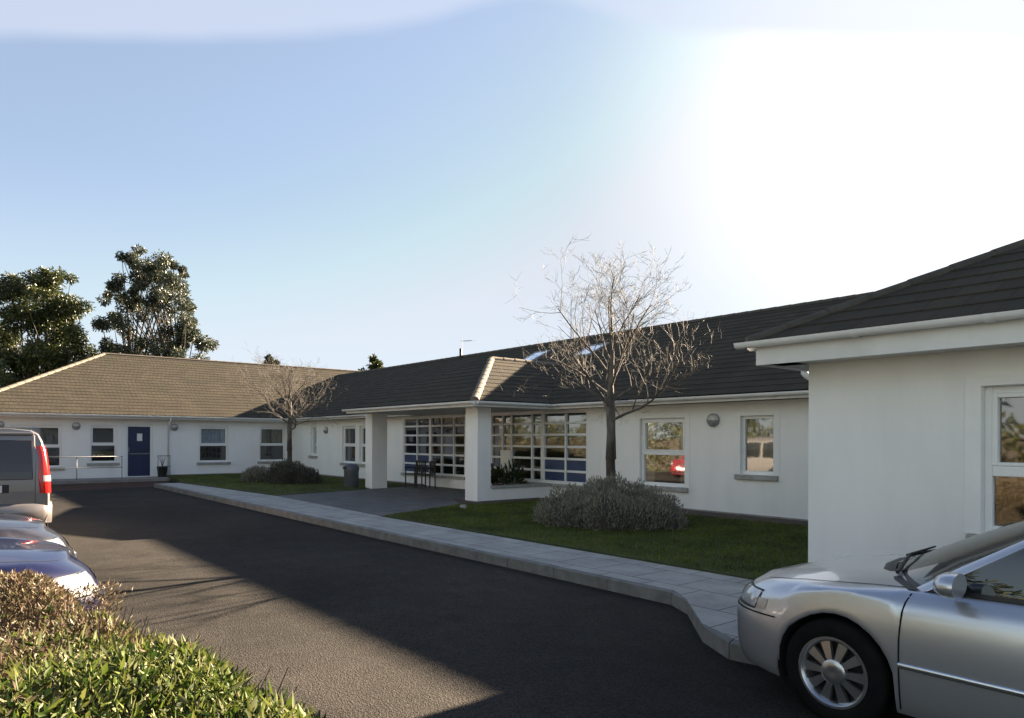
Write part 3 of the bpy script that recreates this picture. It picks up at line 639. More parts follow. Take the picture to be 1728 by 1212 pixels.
# roof windows
nrm = Vector((0, -PT, 1)).normalized(); slv = Vector((0, 1, PT)).normalized()
def skylight(u, v, w=.8, h=.95):
    c = Vector(P(u, v, ZE + PT * (v - VE)))
    T = lambda x, y, z: tuple(c + Vector((x, 0, 0)) + slv * y + nrm * z)
    m = M(); b_ = .07
    m.box((-w / 2, -h / 2, -.01), (-w / 2 + b_, h / 2, .06), T); m.box((w / 2 - b_, -h / 2, -.01), (w / 2, h / 2, .06), T); m.box((-w / 2 + b_, -h / 2, -.01), (w / 2 - b_, -h / 2 + b_, .06), T); m.box((-w / 2 + b_, h / 2 - b_, -.01), (w / 2 - b_, h / 2, .06), T)
    o = sub('roof_window', m, metal_g, roof_main, bevel=.005)
    p_ = M(); p_.face([T(-w / 2 + .03, -h / 2 + .03, .045), T(w / 2 - .03, -h / 2 + .03, .045), T(w / 2 - .03, h / 2 - .03, .045), T(-w / 2 + .03, h / 2 - .03, .045)])
    q = sub('roof_pane', p_, roofglass, roof_main)
skylight(18.65, 16.2); skylight(15.85, 16.1)
pipe([(24.8, VRG - .15, ZR - .2), (24.8, VRG - .15, ZR + .33)], 'vent_pipe', .055, dark_plastic)
q = M(); q.tube([P(25.4, 17.9, ZR - .2), P(25.4, 17.9, ZR + .85)], .012, 6); q.tube([P(25.4, 17.9, ZR + .75), P(24.9, 18.1, ZR + .75)], .008, 6)
for i in range(4): q.tube([P(25.35 - .13 * i, 17.75 + .06 * i, ZR + .75), P(25.35 - .13 * i, 18.1 + .06 * i, ZR + .75)], .006, 5)
sub('aerial', q, metal_g)

# ------------------------------------------------------------------ trees and shrubs
bark, _ = noisy(mat('grey_bark', (.12, .10, .08), .9), [(.04, .034, .028), (.10, .086, .07), (.17, .15, .125)], 9, 6, vec=(1, 1, .35), bump=.6, bscale=40, bdist=.02)
bark_d, _ = noisy(mat('dark_bark', (.06, .05, .04), .9), [(.03, .025, .02), (.08, .068, .054)], 4, 5)
twig_m, _ = noisy(mat('pale_twigs', (.2, .165, .13), .7), [(.05, .043, .036), (.16, .14, .12)], 3, 3)
def bare_tree(name, label, u, v, z0, fork, h, spread, rt, seed, lean=0, limbs=8, group=None):
    rr = random.Random(seed)
    o = thing(name, label, 'tree', P(u, v, z0), 0, group)
    tr = M(); br = M(); tw = M()
    pts = [Vector((0, 0, -.05)), Vector((.01, .01, fork * .3)), Vector((-.02, .02, fork * .55)), Vector((0.01, 0, fork * .56)), Vector((.015, 0, fork * .8)), Vector((0, 0, fork)), Vector((-.05 + lean, .05, fork * 1.22)), Vector((.02 + lean, .02, fork * 1.5)), Vector((.06 + lean, -.06, fork * 1.85))]
    tr.tube(pts, [rt * 1.3, rt * 1.02, rt * .98, rt * 1.15, rt * .92, rt * .98, rt * .62, rt * .42, rt * .2], 12)
    def leader(z):
        for p, q in zip(pts, pts[1:]):
            if p.z <= z <= q.z: return p.lerp(q, (z - p.z) / max(1e-6, q.z - p.z))
        return pts[-1]
    def grow(p, d, L, r, depth):
        seg = 4; q = [p]; dd = d.copy()
        for i in range(seg):
            dd = (dd + Vector((rr.gauss(0, .13), rr.gauss(0, .13), rr.gauss(.05, .10)))).normalized(); q.append(q[-1] + dd * L / seg)
        rs = [r * (1 - .62 * i / seg) for i in range(seg + 1)]
        (br if depth < 2 else tw).tube(q, rs, 7 if depth == 0 else (5 if depth == 1 else 3), caps=False)
        if depth >= 4: return
        nk = (7, 4, 3, 2)[depth]
        for k_ in range(nk):
            t_ = rr.uniform(.25, 1); i = min(seg - 1, int(t_ * seg)); pp = q[i].lerp(q[i + 1], t_ * seg - i)
            ax = Vector((rr.gauss(0, 1), rr.gauss(0, 1), rr.gauss(.1, .6))); ax = (ax - dd * ax.dot(dd)).normalized()
            an = rr.uniform(.45, .95); nd = (dd * math.cos(an) + ax * math.sin(an)).normalized()
            grow(pp, nd, L * rr.uniform(.42, .66), max(.0028, rs[i] * .48), depth + 1)
    for k_ in range(limbs):
        f_ = k_ / (limbs - 1); az = k_ * 2.4 + rr.uniform(-.25, .25); el = .18 + 1.05 * f_ ** .8 + rr.uniform(-.1, .12)
        d = Vector((math.cos(az) * math.cos(el), math.sin(az) * math.cos(el), math.sin(el)))
        L_ = spread * .72 * (1 - f_) + (h - fork * (.9 + .6 * f_)) * .66 * f_
        grow(leader(fork * (.90 + .62 * f_)), d, L_ * rr.uniform(.9, 1.12), rt * (.34 - .10 * f_), 0)
    grow(pts[-1], Vector((.05, .02, 1)), (h - fork * 1.85) * .8, rt * .2, 0)
    tr.build('trunk', bark, o, smooth=True); b1 = br.build('branches', bark, o, smooth=True, fix=False); tw.build('twigs', twig_m, b1, smooth=True, fix=False)
    return o
bare_tree('bare_tree', 'taller leafless tree with dark trunk rising from the big grey shrub on the front lawn', 9.22, 9.9, .13, 2.1, 4.8, 2.4, .088, 14, limbs=12)
bare_tree('bare_tree', 'smaller leafless tree with pale twigs growing from a dark shrub on the far lawn', 24.3, 9.75, .13, 2.0, 4.0, 2.7, .082, 5, limbs=11)

shrub_m = leafmat('grey_green_leaves', [(.13, .13, .085), (.23, .225, .165), (.34, .33, .26), (.20, .165, .13)], .6, .2, .25)
shrub_d = leafmat('dark_grey_leaves', [(.06, .06, .042), (.10, .10, .075), (.15, .145, .115), (.10, .08, .06)], .6, .2, .2)
stem_m = mat('woody_stem', (.05, .042, .034), .9)
def mound(name, label, lobes, n, m_, ln=.09, wd=.016, core=.86, group=None):
    u, v = lobes[0][0], lobes[0][1]
    o = thing(name, label, 'shrub', P(u, v, .13), 0, group)
    ps, ds = [], []; tot = sum(l[2] * l[3] for l in lobes); cm_ = M()
    for (lu, lv, ra, rb, hh) in lobes:
        k_ = int(n * ra * rb / tot); d = rv(k_); d[:, 2] = np.abs(d[:, 2])
        rr_ = rng.uniform(.72, 1.06, k_) * (1 + .12 * np.sin(d[:, 0] * 9 + lu) * np.cos(d[:, 1] * 8 + lv))
        p = d * np.array([ra, rb, hh]) * rr_[:, None] + np.array([-(lu - u), lv - v, 0]); ps.append(p)
        dd_ = d * .8 + rng.normal(size=(k_, 3)) * .35; dd_[:, 2] += .75; ds.append(dd_)
        rows = []
        for e_ in np.linspace(0, math.pi / 2, 7):
            rows.append([(-(lu - u) + math.cos(a) * math.cos(e_) * ra * core * (1 + .1 * math.sin(a * 5 + lu)), lv - v + math.sin(a) * math.cos(e_) * rb * core, math.sin(e_) * hh * core) for a in np.linspace(0, 2 * math.pi, 24, endpoint=False)])
        cm_.grid(rows, closed=True)
    p = np.concatenate(ps); d = np.concatenate(ds); k_ = len(p)
    finish('foliage', leaves_mesh('foliage', p, d, rv(k_), rng.uniform(.6, 1.3, k_) * ln, rng.uniform(.7, 1.3, k_) * wd), m_, o)
    cm_.build('stems', stem_m, o, smooth=True)
    return o
mound('mounded_shrub', 'large grey green mounded shrub round the foot of the taller bare tree', [(9.05, 9.7, .75, .75, .80), (9.45, 9.0, .55, .55, .62), (8.35, 9.95, .62, .62, .60), (8.55, 9.1, .6, .6, .60), (9.55, 9.5, .55, .55, .60), (8.0, 9.75, .5, .5, .46), (8.9, 9.35, .55, .5, .74), (8.75, 10.1, .5, .5, .70), (9.1, 8.85, .5, .5, .48), (8.2, 9.35, .5, .5, .48)], 26000, shrub_m, .085, .02)
mound('mounded_shrub', 'dark rounded shrub at the foot of the smaller bare tree', [(24.1, 9.6, .75, .72, .72), (23.6, 10.0, .55, .55, .5)], 7000, shrub_d, .11, .022)
mound('mounded_shrub', 'low small greyish shrub left of the dark rounded one on the far lawn', [(25.6, 9.1, .6, .5, .48)], 3500, shrub_m, .10, .02)

tree_leaf = leafmat('evergreen_leaves', [(.012, .02, .007), (.03, .047, .012), (.058, .072, .018), (.11, .11, .035)], .4, .22, .5)
tree_leaf2 = leafmat('eucalyptus_leaves', [(.02, .03, .022), (.04, .055, .038), (.07, .08, .055), (.11, .11, .06)], .4, .25, .5)
conif_leaf = leafmat('conifer_leaves', [(.015, .025, .012), (.03, .045, .02), (.05, .06, .028)], .5, .15, .3)
def leafy_tree(name, label, u, v, h, clumps, seed, lm, nl=260, size=.30, trunks=((0, 0),), fork=.3, group=None, cs=1.14):
    """clumps: (dx, dz fraction, radius) in the plane across the view, spread in depth"""
    rr = random.Random(seed); o = thing(name, label, 'tree', P(u, v, -.03), 0, group)
    tr = M(); lb = M(); cs_ = []
    for dx, dz, r in clumps:
        for k_ in range(max(3, int(7 * r))):
            c = rgt * (dx + rr.gauss(0, r * .5)) + fwd * rr.gauss(0, r * .7 + .5) + up * (dz * h + rr.gauss(0, r * .5)); cs_.append((c, r * rr.uniform(.3, .62) * cs))
    for tx, ty in trunks:
        b0 = rgt * tx + fwd * ty; tops = [c for c, r in cs_ if abs((c - b0).dot(rgt)) < 5]
        tp = b0 + up * h * .62 + rgt * rr.uniform(-.4, .4)
        pts = [b0.lerp(tp, k_ / 6) + rgt * rr.gauss(0, .12) + fwd * rr.gauss(0, .12) for k_ in range(7)]
        tr.tube(pts, [.34 * (1 - .11 * k_) for k_ in range(7)], 10)
        for c in tops:
            if (c - tp).length > h * .6 or rr.random() < .82: continue
            k_ = min(6, max(1, int((c.z / h) * 6 - 1.2))); s_ = pts[k_]; mid = s_.lerp(c, .5) + up * rr.uniform(-.2, .5)
            lb.tube([s_, mid, c], [.08, .05, .02], 5, caps=False)
    tr.build('trunk', bark_d, o, smooth=True); lb.build('limbs', bark_d, o, smooth=True, fix=False)
    P_, D_ = [], []
    for c, r in cs_:
        n = int(nl * max(.25, r * r)); d = rv(n); q = d * (rng.uniform(0, 1, n) ** .45)[:, None] * np.array([r, r, r * .8]) * rng.uniform(.75, 1.25, n)[:, None] + np.array(c); P_.append(q)
        dd_ = d + rng.normal(size=(n, 3)) * .6; dd_[:, 2] -= .35; D_.append(dd_)
    P_ = np.concatenate(P_); D_ = np.concatenate(D_); n = len(P_)
    finish('crown', leaves_mesh('crown', P_, D_, rv(n), rng.uniform(.7, 1.4, n) * size, rng.uniform(.3, .5, n) * size), lm, o)
    return o
def at(px, F): R_ = (px - 864) / 1204.9 * F; return (F * math.cos(YAW) - R_ * math.sin(YAW), F * math.sin(YAW) + R_ * math.cos(YAW))
u, v = at(70, 56)
ca = [(-3.9, .62, 1.5), (-2.9, .78, 1.4), (-1.9, .55, 1.5), (-.8, .88, 1.2), (.2, .70, 1.6), (1.1, .86, 1.2), (2.3, .74, 1.3), (3.0, .60, 1.2), (3.6, .47, 1.1), (1.6, .55, 1.4), (-.6, .50, 1.2), (-3.4, .45, 1.2), (.3, .93, .9), (2.2, .42, 1.0), (-2.3, .88, 1.0), (-4.5, .5, 1.2), (-2.2, .40, 1.0)]
leafy_tree('evergreen_tree', 'broad dark evergreen tree behind the left roof hip, leftmost of the tall trees', u, v, 15.2, ca, 3, tree_leaf, 900, .25, ((-1.4, 0), (.6, .5), (1.8, -.4)))
u, v = at(252, 56)
cb = [(-1.5, .92, 1.0), (-1.3, .98, .7), (-1.8, .78, 1.1), (-2.4, .84, .8), (-3.2, .66, .9), (-2.6, .56, .9), (-1.3, .62, 1.1), (-1.6, .47, 1.0), (.9, .90, 1.0), (1.9, .88, 1.0), (1.2, .76, 1.2), (2.4, .78, .9), (1.6, .62, 1.1), (2.8, .63, .9), (3.5, .70, .8), (3.8, .58, .8), (.5, .52, .9), (2.0, .46, 1.1), (3.7, .46, .9), (3.0, .36, .9), (-.3, .40, .8), (1.2, .97, .6), (2.3, .94, .5), (-.4, .80, .6), (-3.3, .44, .8), (1.0, .34, 1.0), (-2.0, .34, 1.0)]
leafy_tree('eucalyptus_tree', 'tallest airy grey green tree with gaps of sky, standing behind the left roof ridge', u, v, 15.9, cb, 8, tree_leaf2, 900, .24, ((-1.6, 0), (1.3, .6), (2.6, -.5)))
u, v = at(12, 50)
leafy_tree('evergreen_bush', 'low dark evergreen bush at the far left beyond the sloping hip of the roof', u, v, 6.0, [(-1.2, .75, 1.2), (.3, .82, 1.1), (1.4, .62, 1.0), (0, .5, 1.3), (-2.2, .55, 1.2), (1.8, .4, .9)], 4, tree_leaf, 420, .3, ((0, 0),))
u, v = at(456, 62)
leafy_tree('conifer_tree', 'small pointed treetop showing above the ridge of the left wing', u, v, 9.0, [(0, .95, .35), (-.25, .87, .5), (.35, .84, .5), (0, .74, .8), (-.6, .7, .7), (.8, .68, .8), (.1, .55, 1.1)], 21, conif_leaf, 700, .28)
u, v = at(633, 60)
leafy_tree('round_topped_tree', 'small round treetop peeping over the main roof left of the vent pipe', u, v, 8.4, [(-.3, .90, .5), (.3, .92, .45), (-.1, .80, .7), (.6, .80, .55), (-.6, .72, .8), (.4, .65, 1.0)], 22, tree_leaf, 700, .28)
# the sunlit planting across the car park, which the front windows mirror
hb_leaf = leafmat('bank_leaves', [(.045, .06, .02), (.075, .09, .03), (.11, .105, .045), (.07, .055, .03)], .5, .25, .3)
def bank(name, label, u0, u1, v0, h, n, seed):
    o = thing(name, label, 'hedge', P((u0 + u1) / 2, v0, 0))
    k_ = n; x = rng.uniform(-(u1 - u0) / 2, (u1 - u0) / 2, k_); z = rng.uniform(0, 1, k_); y = rng.normal(size=k_) * .5 * (1.1 - z * .6)
    hh = h * (1 + .22 * np.sin(x * .9 + seed) + .13 * np.sin(x * 2.3))
    p = np.stack([x, y + .3 * np.sin(x * 1.7), z * hh], 1); d = rv(k_); d[:, 1] += .5
    finish('foliage', leaves_mesh('foliage', p, d, rv(k_), rng.uniform(.12, .3, k_), rng.uniform(.06, .14, k_)), hb_leaf, o)
    c_ = M(); c_.box((-(u1 - u0) / 2, -.5, 0), ((u1 - u0) / 2, .1, h * .55)); c_.build('stems', stem_m, o)
bank('boundary_hedge', 'tall sunlit hedge along the edge of the car park seen only in window reflections', 4, 44, -6.2, 3.2, 26000, 1)
for i, (px_u, px_v, hh) in enumerate(((8.2, -8.0, 7), (15, -8.6, 8), (23, -8.2, 7.5), (33, -8.6, 8.5))):
    leafy_tree('boundary_tree', ['slim tree', 'wide tree', 'bushy tree', 'tall tree'][i] + ' behind the car park hedge, seen only in window reflections', px_u, px_v, hh, [(-1.4, .6, 1.3), (1.3, .62, 1.3), (0, .85, 1.2), (0, .55, 1.4), (-.8, .75, 1.0), (1.0, .8, 1.0)], 40 + i, hb_leaf, 160, .4)

# foreground hedge: clipped, brown twiggy on the left, broad green leaves on the right
hleaf = leafmat('hedge_leaves', [(.012, .022, .006), (.03, .055, .010), (.06, .095, .014), (.105, .14, .022), (.14, .15, .035), (.10, .11, .03), (.26, .28, .16)], .55, .35, .25)
htwig = leafmat('hedge_dry_leaves', [(.05, .032, .022), (.11, .072, .048), (.17, .12, .08), (.09, .085, .03), (.24, .20, .13)], .5, .25, .3)
hstem = mat('hedge_stem', (.11, .075, .05), .8)
hg = thing('clipped_hedge', 'sunlit clipped hedge in the near left corner, part brown twigs, part broad green leaves', 'hedge', P(2.6, -.6, 0))
def hedge_edge(u): return np.interp(u, [.7, 1.86, 2.63, 3.5, 4.2, 4.8, 5.2], [.86, .84, .80, .69, .52, .38, .2])
def hsurf(n, u0, u1, d0, d1):
    u = rng.uniform(u0, u1, n); e_ = hedge_edge(u); s = rng.uniform(0, 1, n)
    return u, e_
n = 190000
u = rng.uniform(.75, 5.0, n); dep = rng.uniform(0, 1, n) ** 2.0 * 2.2
vv_ = hedge_edge(u) - dep
top = .93 + .05 * np.sin(u * 3.1 + vv_ * 2) + .035 * np.sin(u * 7 - vv_ * 5)
rnd = np.clip(1 - dep / .22, 0, 1); end = np.clip(1 - (u - .75) / .3, 0, 1); endf = np.clip(1 - (5.0 - u) / .25, 0, 1)
z = top - .16 * rnd ** 2 - .16 * end ** 2 - .1 * endf ** 2 - rng.exponential(.085, n)
# some leaves hang on the vertical faces
fs = rng.uniform(0, 1, n) < .17; z[fs] = rng.uniform(.05, .78, fs.sum()); vv_[fs] = hedge_edge(u[fs]) + .02 + rng.normal(size=fs.sum()) * .04
fs2 = rng.uniform(0, 1, n) < .05; z[fs2] = rng.uniform(.05, .75, fs2.sum()); u[fs2] = 5.0 + rng.normal(size=fs2.sum()) * .04
pos = np.stack([-(u - 2.6), vv_ + .6, z], 1)
# green patch towards the road end, brown towards the far left
green = (u - 3.0) + (hedge_edge(u) - vv_ - .2) * .9 + rng.normal(size=n) * .38 + .22 * np.sin(u * 9 + vv_ * 7) < .12
d = rng.normal(size=(n, 3)) * .75; d[:, 2] = np.abs(d[:, 2]) * .6 + .5; d[fs, 1] += .9
gsel = green & (rng.uniform(0, 1, n) < .8); bsel = ~green
k_ = gsel.sum(); finish('green_leaves', leaves_mesh('green_leaves', pos[gsel], d[gsel], rv(k_), np.clip(rng.lognormal(-3.45, .42, k_), .012, .085), np.clip(rng.lognormal(-4.65, .35, k_), .004, .02), .18), hleaf, hg)
k_ = bsel.sum(); finish('brown_leaves', leaves_mesh('brown_leaves', pos[bsel], d[bsel], rv(k_), rng.uniform(.016, .045, k_), rng.uniform(.005, .012, k_), .2), htwig, hg)
tw = M()
for i in range(2600):
    u_ = R.uniform(.9, 4.95); dp = R.uniform(.03, 2.4); v_ = hedge_edge(u_) - dp; zt = .86 - .16 * max(0, 1 - dp / .22) ** 2
    p0_ = Vector((-(u_ - 2.6), v_ + .6, zt - R.uniform(.15, .3))); d_ = Vector((R.gauss(0, .35), R.gauss(0, .35), 1)).normalized()
    tw.tube([p0_, p0_ + d_ * R.uniform(.12, .2), p0_ + d_ * R.uniform(.24, .38) + Vector((R.gauss(0, .03), R.gauss(0, .03), 0))], [.004, .003, .0015], 3, caps=False)
tw.build('twigs', hstem, hg, fix=False)
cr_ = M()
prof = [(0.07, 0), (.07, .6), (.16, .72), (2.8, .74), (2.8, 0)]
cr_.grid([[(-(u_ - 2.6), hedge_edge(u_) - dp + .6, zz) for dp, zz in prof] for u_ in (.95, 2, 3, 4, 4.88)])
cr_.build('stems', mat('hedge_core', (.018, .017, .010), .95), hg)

# ------------------------------------------------------------------ vehicles
def carpaint(name, c, metal=.55, rough=.32):
    m = mat(name, c, rough, metal, coat=.8); return m
silver = carpaint('silver_paint', (.60, .615, .645), .72, .3); grey_p = carpaint('grey_paint', (.07, .065, .075), .5, .3); blue_p = carpaint('blue_paint', (.007, .008, .038), .25, .3); red_p = carpaint('red_paint', (.20, .018, .022), .1, .35)
vansil = carpaint('van_paint', (.21, .195, .19), .4, .35)
vanglass = glassy('van_glass', (.03, .02, .015), .03, .02)
rubber, _ = noisy(mat('tyre_rubber', (.02, .02, .02), .9, spec=.12), [(.006, .006, .006), (.012, .012, .012)], 8, 3)
alloy = mat('alloy', (.55, .56, .58), .28, .9); chrome = mat('chrome_strip', (.75, .76, .78), .18, .9); black = mat('black_trim', (.012, .012, .013), .45); gap = mat('panel_gap', (.006, .006, .006), .9)
lampglass = glassy('lamp_glass', (.42, .43, .45), .22, .05); amber = mat('indicator_lens', (.5, .42, .36), .2); redlens = mat('red_lens', (.62, .015, .012), .15, coat=.6); plate_w = mat('plate_white', (.75, .75, .75), .4)
well = mat('wheel_arch', (.008, .008, .008), .95)
def wheel(car, x, y, r=.305, rim=.2, side=1, w=.19, spokes=10):
    o = bpy.data.objects.new('wheel', None)
    ty = M(); ty.lathe([(rim, -w / 2), (r - .02, -w / 2), (r - .004, -w / 2 + .02), (r, -w * .2), (r, w * .2), (r - .004, w / 2 - .02), (r - .025, w / 2), (rim + .012, w / 2 + .004), (rim, w / 2 - .01), (rim - .01, 0)], n=48, axis='Y')
    a = ty.build('wheel', rubber, car, smooth=True); a.location = (x, y, r); 
    if side < 0: a.rotation_euler = (0, 0, math.pi)
    f = w / 2 - .012
    rm_ = M(); rm_.lathe([(rim - .02, -w / 2), (rim - .018, f - .02), (rim + .004, f), (rim + .006, f + .014), (rim - .008, f + .014), (rim - .02, f + .002), (rim - .026, f - .02)], n=48, axis='Y')
    rm_.lathe([(.075, f - .03), (.072, f + .002), (.055, f + .012), (.03, f + .013), (.0005, f + .010)], n=24, axis='Y')
    for k_ in range(spokes):
        t_ = 2 * math.pi * k_ / spokes; c, s_ = math.cos(t_), math.sin(t_)
        T = lambda rr_, tt, d_: (rr_ * c - tt * s_, d_, rr_ * s_ + tt * c)
        v_ = [T(.065, -.016, f), T(.065, .016, f), T(.065, .016, f - .03), T(.065, -.016, f - .03), T(rim - .016, -.030, f - .012), T(rim - .016, .030, f - .012), T(rim - .016, .030, f - .04), T(rim - .016, -.030, f - .04)]
        rm_.add(v_, [(0, 1, 5, 4), (1, 2, 6, 5), (2, 3, 7, 6), (3, 0, 4, 7), (0, 3, 2, 1), (4, 5, 6, 7)])
    rm_.build('rim', alloy, a, smooth=35)
    hb = M(); hb.lathe([(rim - .02, f - .06), (.0005, f - .06)], n=32, axis='Y'); hb.build('brake_disc', black, a)
    return a
def make_car(name, label, loc, rotz, paint, L=4.48, W=1.74, H=1.41, xf0=2.22, hood=.0, group=None, plate=True, hatch=False, lamp=(1.90, .580, .690)):
    car = thing(name, label, 'car', loc, rotz, group)
    hw_ = W / 2; xw1, xw2 = 1.33, -1.30; wr, zc_ = .35, .30; xr0 = xf0 - L
    def wid(z): return hw_ - .42 * (z - .50) ** 2 * (1 if z > .5 else .9) - (.012 if .40 < z < .475 else 0) * 0
    FZ = [(.14, .08), (.2, .03), (.30, 0), (.42, -.0), (.53, .0), (.565, .02), (.585, .05), (.64, .07), (.70, .115), (.78, .24), (.95, .5)]
    def setb(z): return float(np.interp(z, [a for a, b in FZ], [b for a, b in FZ]))
    def zsh(x): return float(np.interp(x, [-2.4, -2.2, -1.9, -1.0, .9, 1.3, 1.7, 2.0, 2.15, 2.3], [.80, .86, .89, .885, .83, .808, .782, .745, .70, .66])) + hood
    def zbot(x):
        b0 = float(np.interp(x, [-2.3, -1.9, -1.6, 1.6, 1.9, 2.3], [.30, .24, .17, .17, .19, .22]))
        for xw in (xw1, xw2):
            if abs(x - xw) < wr: b0 = max(b0, zc_ + math.sqrt(wr * wr - (x - xw) ** 2))
        return b0
    x0f, x0r = 1.15, -1.45
    # nominal outline: from the nose centre round the left side to the tail centre
    nom = []
    for t_ in np.linspace(0, math.pi / 2, 15)[:-1]:
        nom.append(('f', math.cos(t_) ** (2 / 3.5), math.sin(t_) ** (2 / 3.5)))
    a_f = xf0 - x0f
    xs_front = sorted({round(x, 4) for x in list(xw1 + wr * np.cos(np.linspace(0, math.pi, 15))) + [1.72, 1.8]}, reverse=True)
    nom2 = [q for q in nom if x0f + a_f * q[1] > 1.84]
    outline = [(x0f + a_f * q[1], 'f') for q in nom2] + [(x, 'f' if x > x0f else 's') for x in xs_front]
    xs_mid = [.9, .75, .5, .25, 0, -.25, -.5, -.75]
    xs_rear = sorted({round(x, 4) for x in list(xw2 + wr * np.cos(np.linspace(0, math.pi, 15)))}, reverse=True)
    outline += [(x, 's') for x in xs_mid if x < xs_front[-1] - .01] + [(x, 's' if x > x0r else 'r') for x in xs_rear]
    a_r = x0r - xr0
    for t_ in np.linspace(math.pi / 2, 0, 12):
        x = x0r - a_r * math.cos(t_) ** (2 / 4.0)
        if x < xs_rear[-1] - .03: outline.append((x, 'r'))
    FR = [0, .03, .12, .24, .36, .48, .6, .70, .79, .87, .93, .97, 1]
    def side_pt(xn, kind, f=None, z=None):
        zb, zs = zbot(xn), zsh(xn); f_ = f if f is not None else (z - zb) / (zs - zb)
        z_ = zb + (zs - zb) * f_ if z is None else z
        w = wid(z_) - .055 * max(0, (f_ - .84) / .16) ** 2 - .012 * max(0, (.05 - f_) / .05)
        x = xn; y = w
        if kind == 'f':
            k_ = min(1, max(0, (xn - x0f) / a_f)); y = w * (1 - k_ ** 3.5) ** (1 / 3.5); x = x0f + (a_f - setb(z_)) * k_
        elif kind == 'r':
            k_ = min(1, max(0, (x0r - xn) / a_r)); y = w * (1 - k_ ** 4) ** .25; x = x0r - (a_r - .5 * setb(z_) * .6) * k_
        return Vector((x, y, z_))
    rows = [[side_pt(x, kd, f) for x, kd in outline] for f in FR]
    body = M(); body.grid(rows); body.grid([[Vector((p.x, -p.y, p.z)) for p in r_] for r_ in rows], flip=True)
    ring = rows[-1]
    crown = lambda x: float(np.interp(x, [-2.4, -2, 0, 1.2, 1.8, 2.2], [.02, .05, .08, .066, .052, .026]))
    ys = np.array([1, .93, .8, .62, .4, .2, 0, -.2, -.4, -.62, -.8, -.93, -1])
    toprow = lambda p: [Vector((p.x, p.y * y_, p.z + crown(p.x) * (1 - abs(y_) ** 2.6) + .010 * math.exp(-((abs(y_) - .62) / .1) ** 2) * (1 if p.x > .9 else 0))) for y_ in ys]
    hood_r = [toprow(p) for p in ring]
    body.grid(hood_r)
    # flared lip round the arches
    bo = body.build('body', paint, car, smooth=38, fix='merge')
    # wheel wells
    for xw in (xw1, xw2):
        for s_ in (1, -1):
            wl_ = M()
            arc = [(xw + (wr + .004) * math.cos(t_), zc_ + (wr + .004) * math.sin(t_)) for t_ in np.linspace(-.35, math.pi + .35, 20)]
            wl_.grid([[(x, s_ * (hw_ - .035), z_) for x, z_ in arc], [(x, s_ * (hw_ - .42), z_) for x, z_ in arc]]); wl_.face([(x, s_ * (hw_ - .42), z_) for x, z_ in arc])
            wl_.build('wheel_arch', well, car)
    fl = M(); fl.box((-1.0, -hw_ + .1, .16), (1.0, hw_ - .1, .2)); fl.box((xr0 + .25, -hw_ + .5, .22), (xf0 - .25, hw_ - .5, .25)); fl.build('underbody', well, car)
    for xw in (xw1, xw2):
        for s_ in (1, -1): wheel(car, xw, s_ * (hw_ - .115), side=s_)
    # greenhouse
    tail = -1.62 if not hatch else -2.0; rt0, rt1 = .10, (-.78 if not hatch else -1.45)
    def B(t_):  # base outline, t in 0..3: windscreen half, side, rear half
        if t_ <= 1: y = .745 * t_; return Vector((1.26 - .36 * t_ ** 2.2, y, zsh(1.1) + crown(1.1) * (1 - (y / .8) ** 2) * .9 + .005))
        if t_ <= 2: s_ = t_ - 1; return Vector((.90 + (tail + .18 - .90) * s_, .745 + .02 * math.sin(math.pi * s_), float(np.interp(s_, [0, 1], [zsh(.9) + .012, zsh(-1.3) + .01]))))
        s_ = t_ - 2; y = .745 * (1 - s_); return Vector((tail + .18 * (1 - s_) ** 2 if s_ < 1 else tail, y, zsh(-1.3) + .03 + crown(-1.3) * s_ * .9))
    def Tt(t_):
        if t_ <= 1: y = .545 * t_; return Vector((rt0 + .10 - .10 * t_ ** 2.2, y, H - .025 - .03 * t_ ** 2))
        if t_ <= 2: s_ = t_ - 1; return Vector((rt0 + (rt1 - rt0) * s_, .545 + .012 * math.sin(math.pi * s_), H - .055 + .012 * math.sin(math.pi * s_) - .015 * s_))
        s_ = t_ - 2; y = .545 * (1 - s_); return Vector((rt1 - .10 * s_, y, H - .07 + .035 * s_))
    TS = [0, .3, .6, .85, .945, 1.0, 1.018, 1.035, 1.12, 1.25, 1.42, 1.452, 1.475, 1.505, 1.6, 1.72, 1.80, 1.84, 2.0, 2.06, 2.14, 2.4, 2.7, 3.0]
    FF = [0, .045, .3, .55, .8, .93, 1]
    def G(t_, f): 
        b_, c = B(t_), Tt(t_); p = b_.lerp(c, f); o_ = Vector((p.x + .3 if t_ > 2 else (p.x - .5 if t_ < 1 else 0), p.y, 0)); o_ = Vector((.3 if t_ < 1 else (-.3 if t_ > 2 else 0), p.y, 0))
        if o_.length > 0: p = p + o_.normalized() * .035 * math.sin(math.pi * f)
        return p
    def is_glass(t_, f):
        if f < .045 or f > .93: return None
        if t_ < .945: return 'windscreen'
        if 1.018 < t_ < 1.452: return 'side_window'
        if 1.505 < t_ < 1.80: return 'side_window_rear'
        if t_ > 2.14: return 'rear_window'
        return None
    fm = M(); gls = {}; blk = M()
    for i in range(len(TS) - 1):
        for j in range(len(FF) - 1):
            tm, f_ = (TS[i] + TS[i + 1]) / 2, (FF[j] + FF[j + 1]) / 2; kd = is_glass(tm, f_)
            for s_ in (1, -1):
                q = [G(TS[i], FF[j]), G(TS[i + 1], FF[j]), G(TS[i + 1], FF[j + 1]), G(TS[i], FF[j + 1])]; q = [Vector((p.x, p.y * s_, p.z)) for p in q]
                if kd: 
                    nm = (kd, s_ if 'side' in kd else 0); gls.setdefault(nm, M()).face(q)
                elif (1.452 < tm < 1.505) or (tm < .945 and f_ < .1) or (1.018 < tm < 1.8 and f_ < .1): blk.face(q)
                else: fm.face(q)
    rf = []
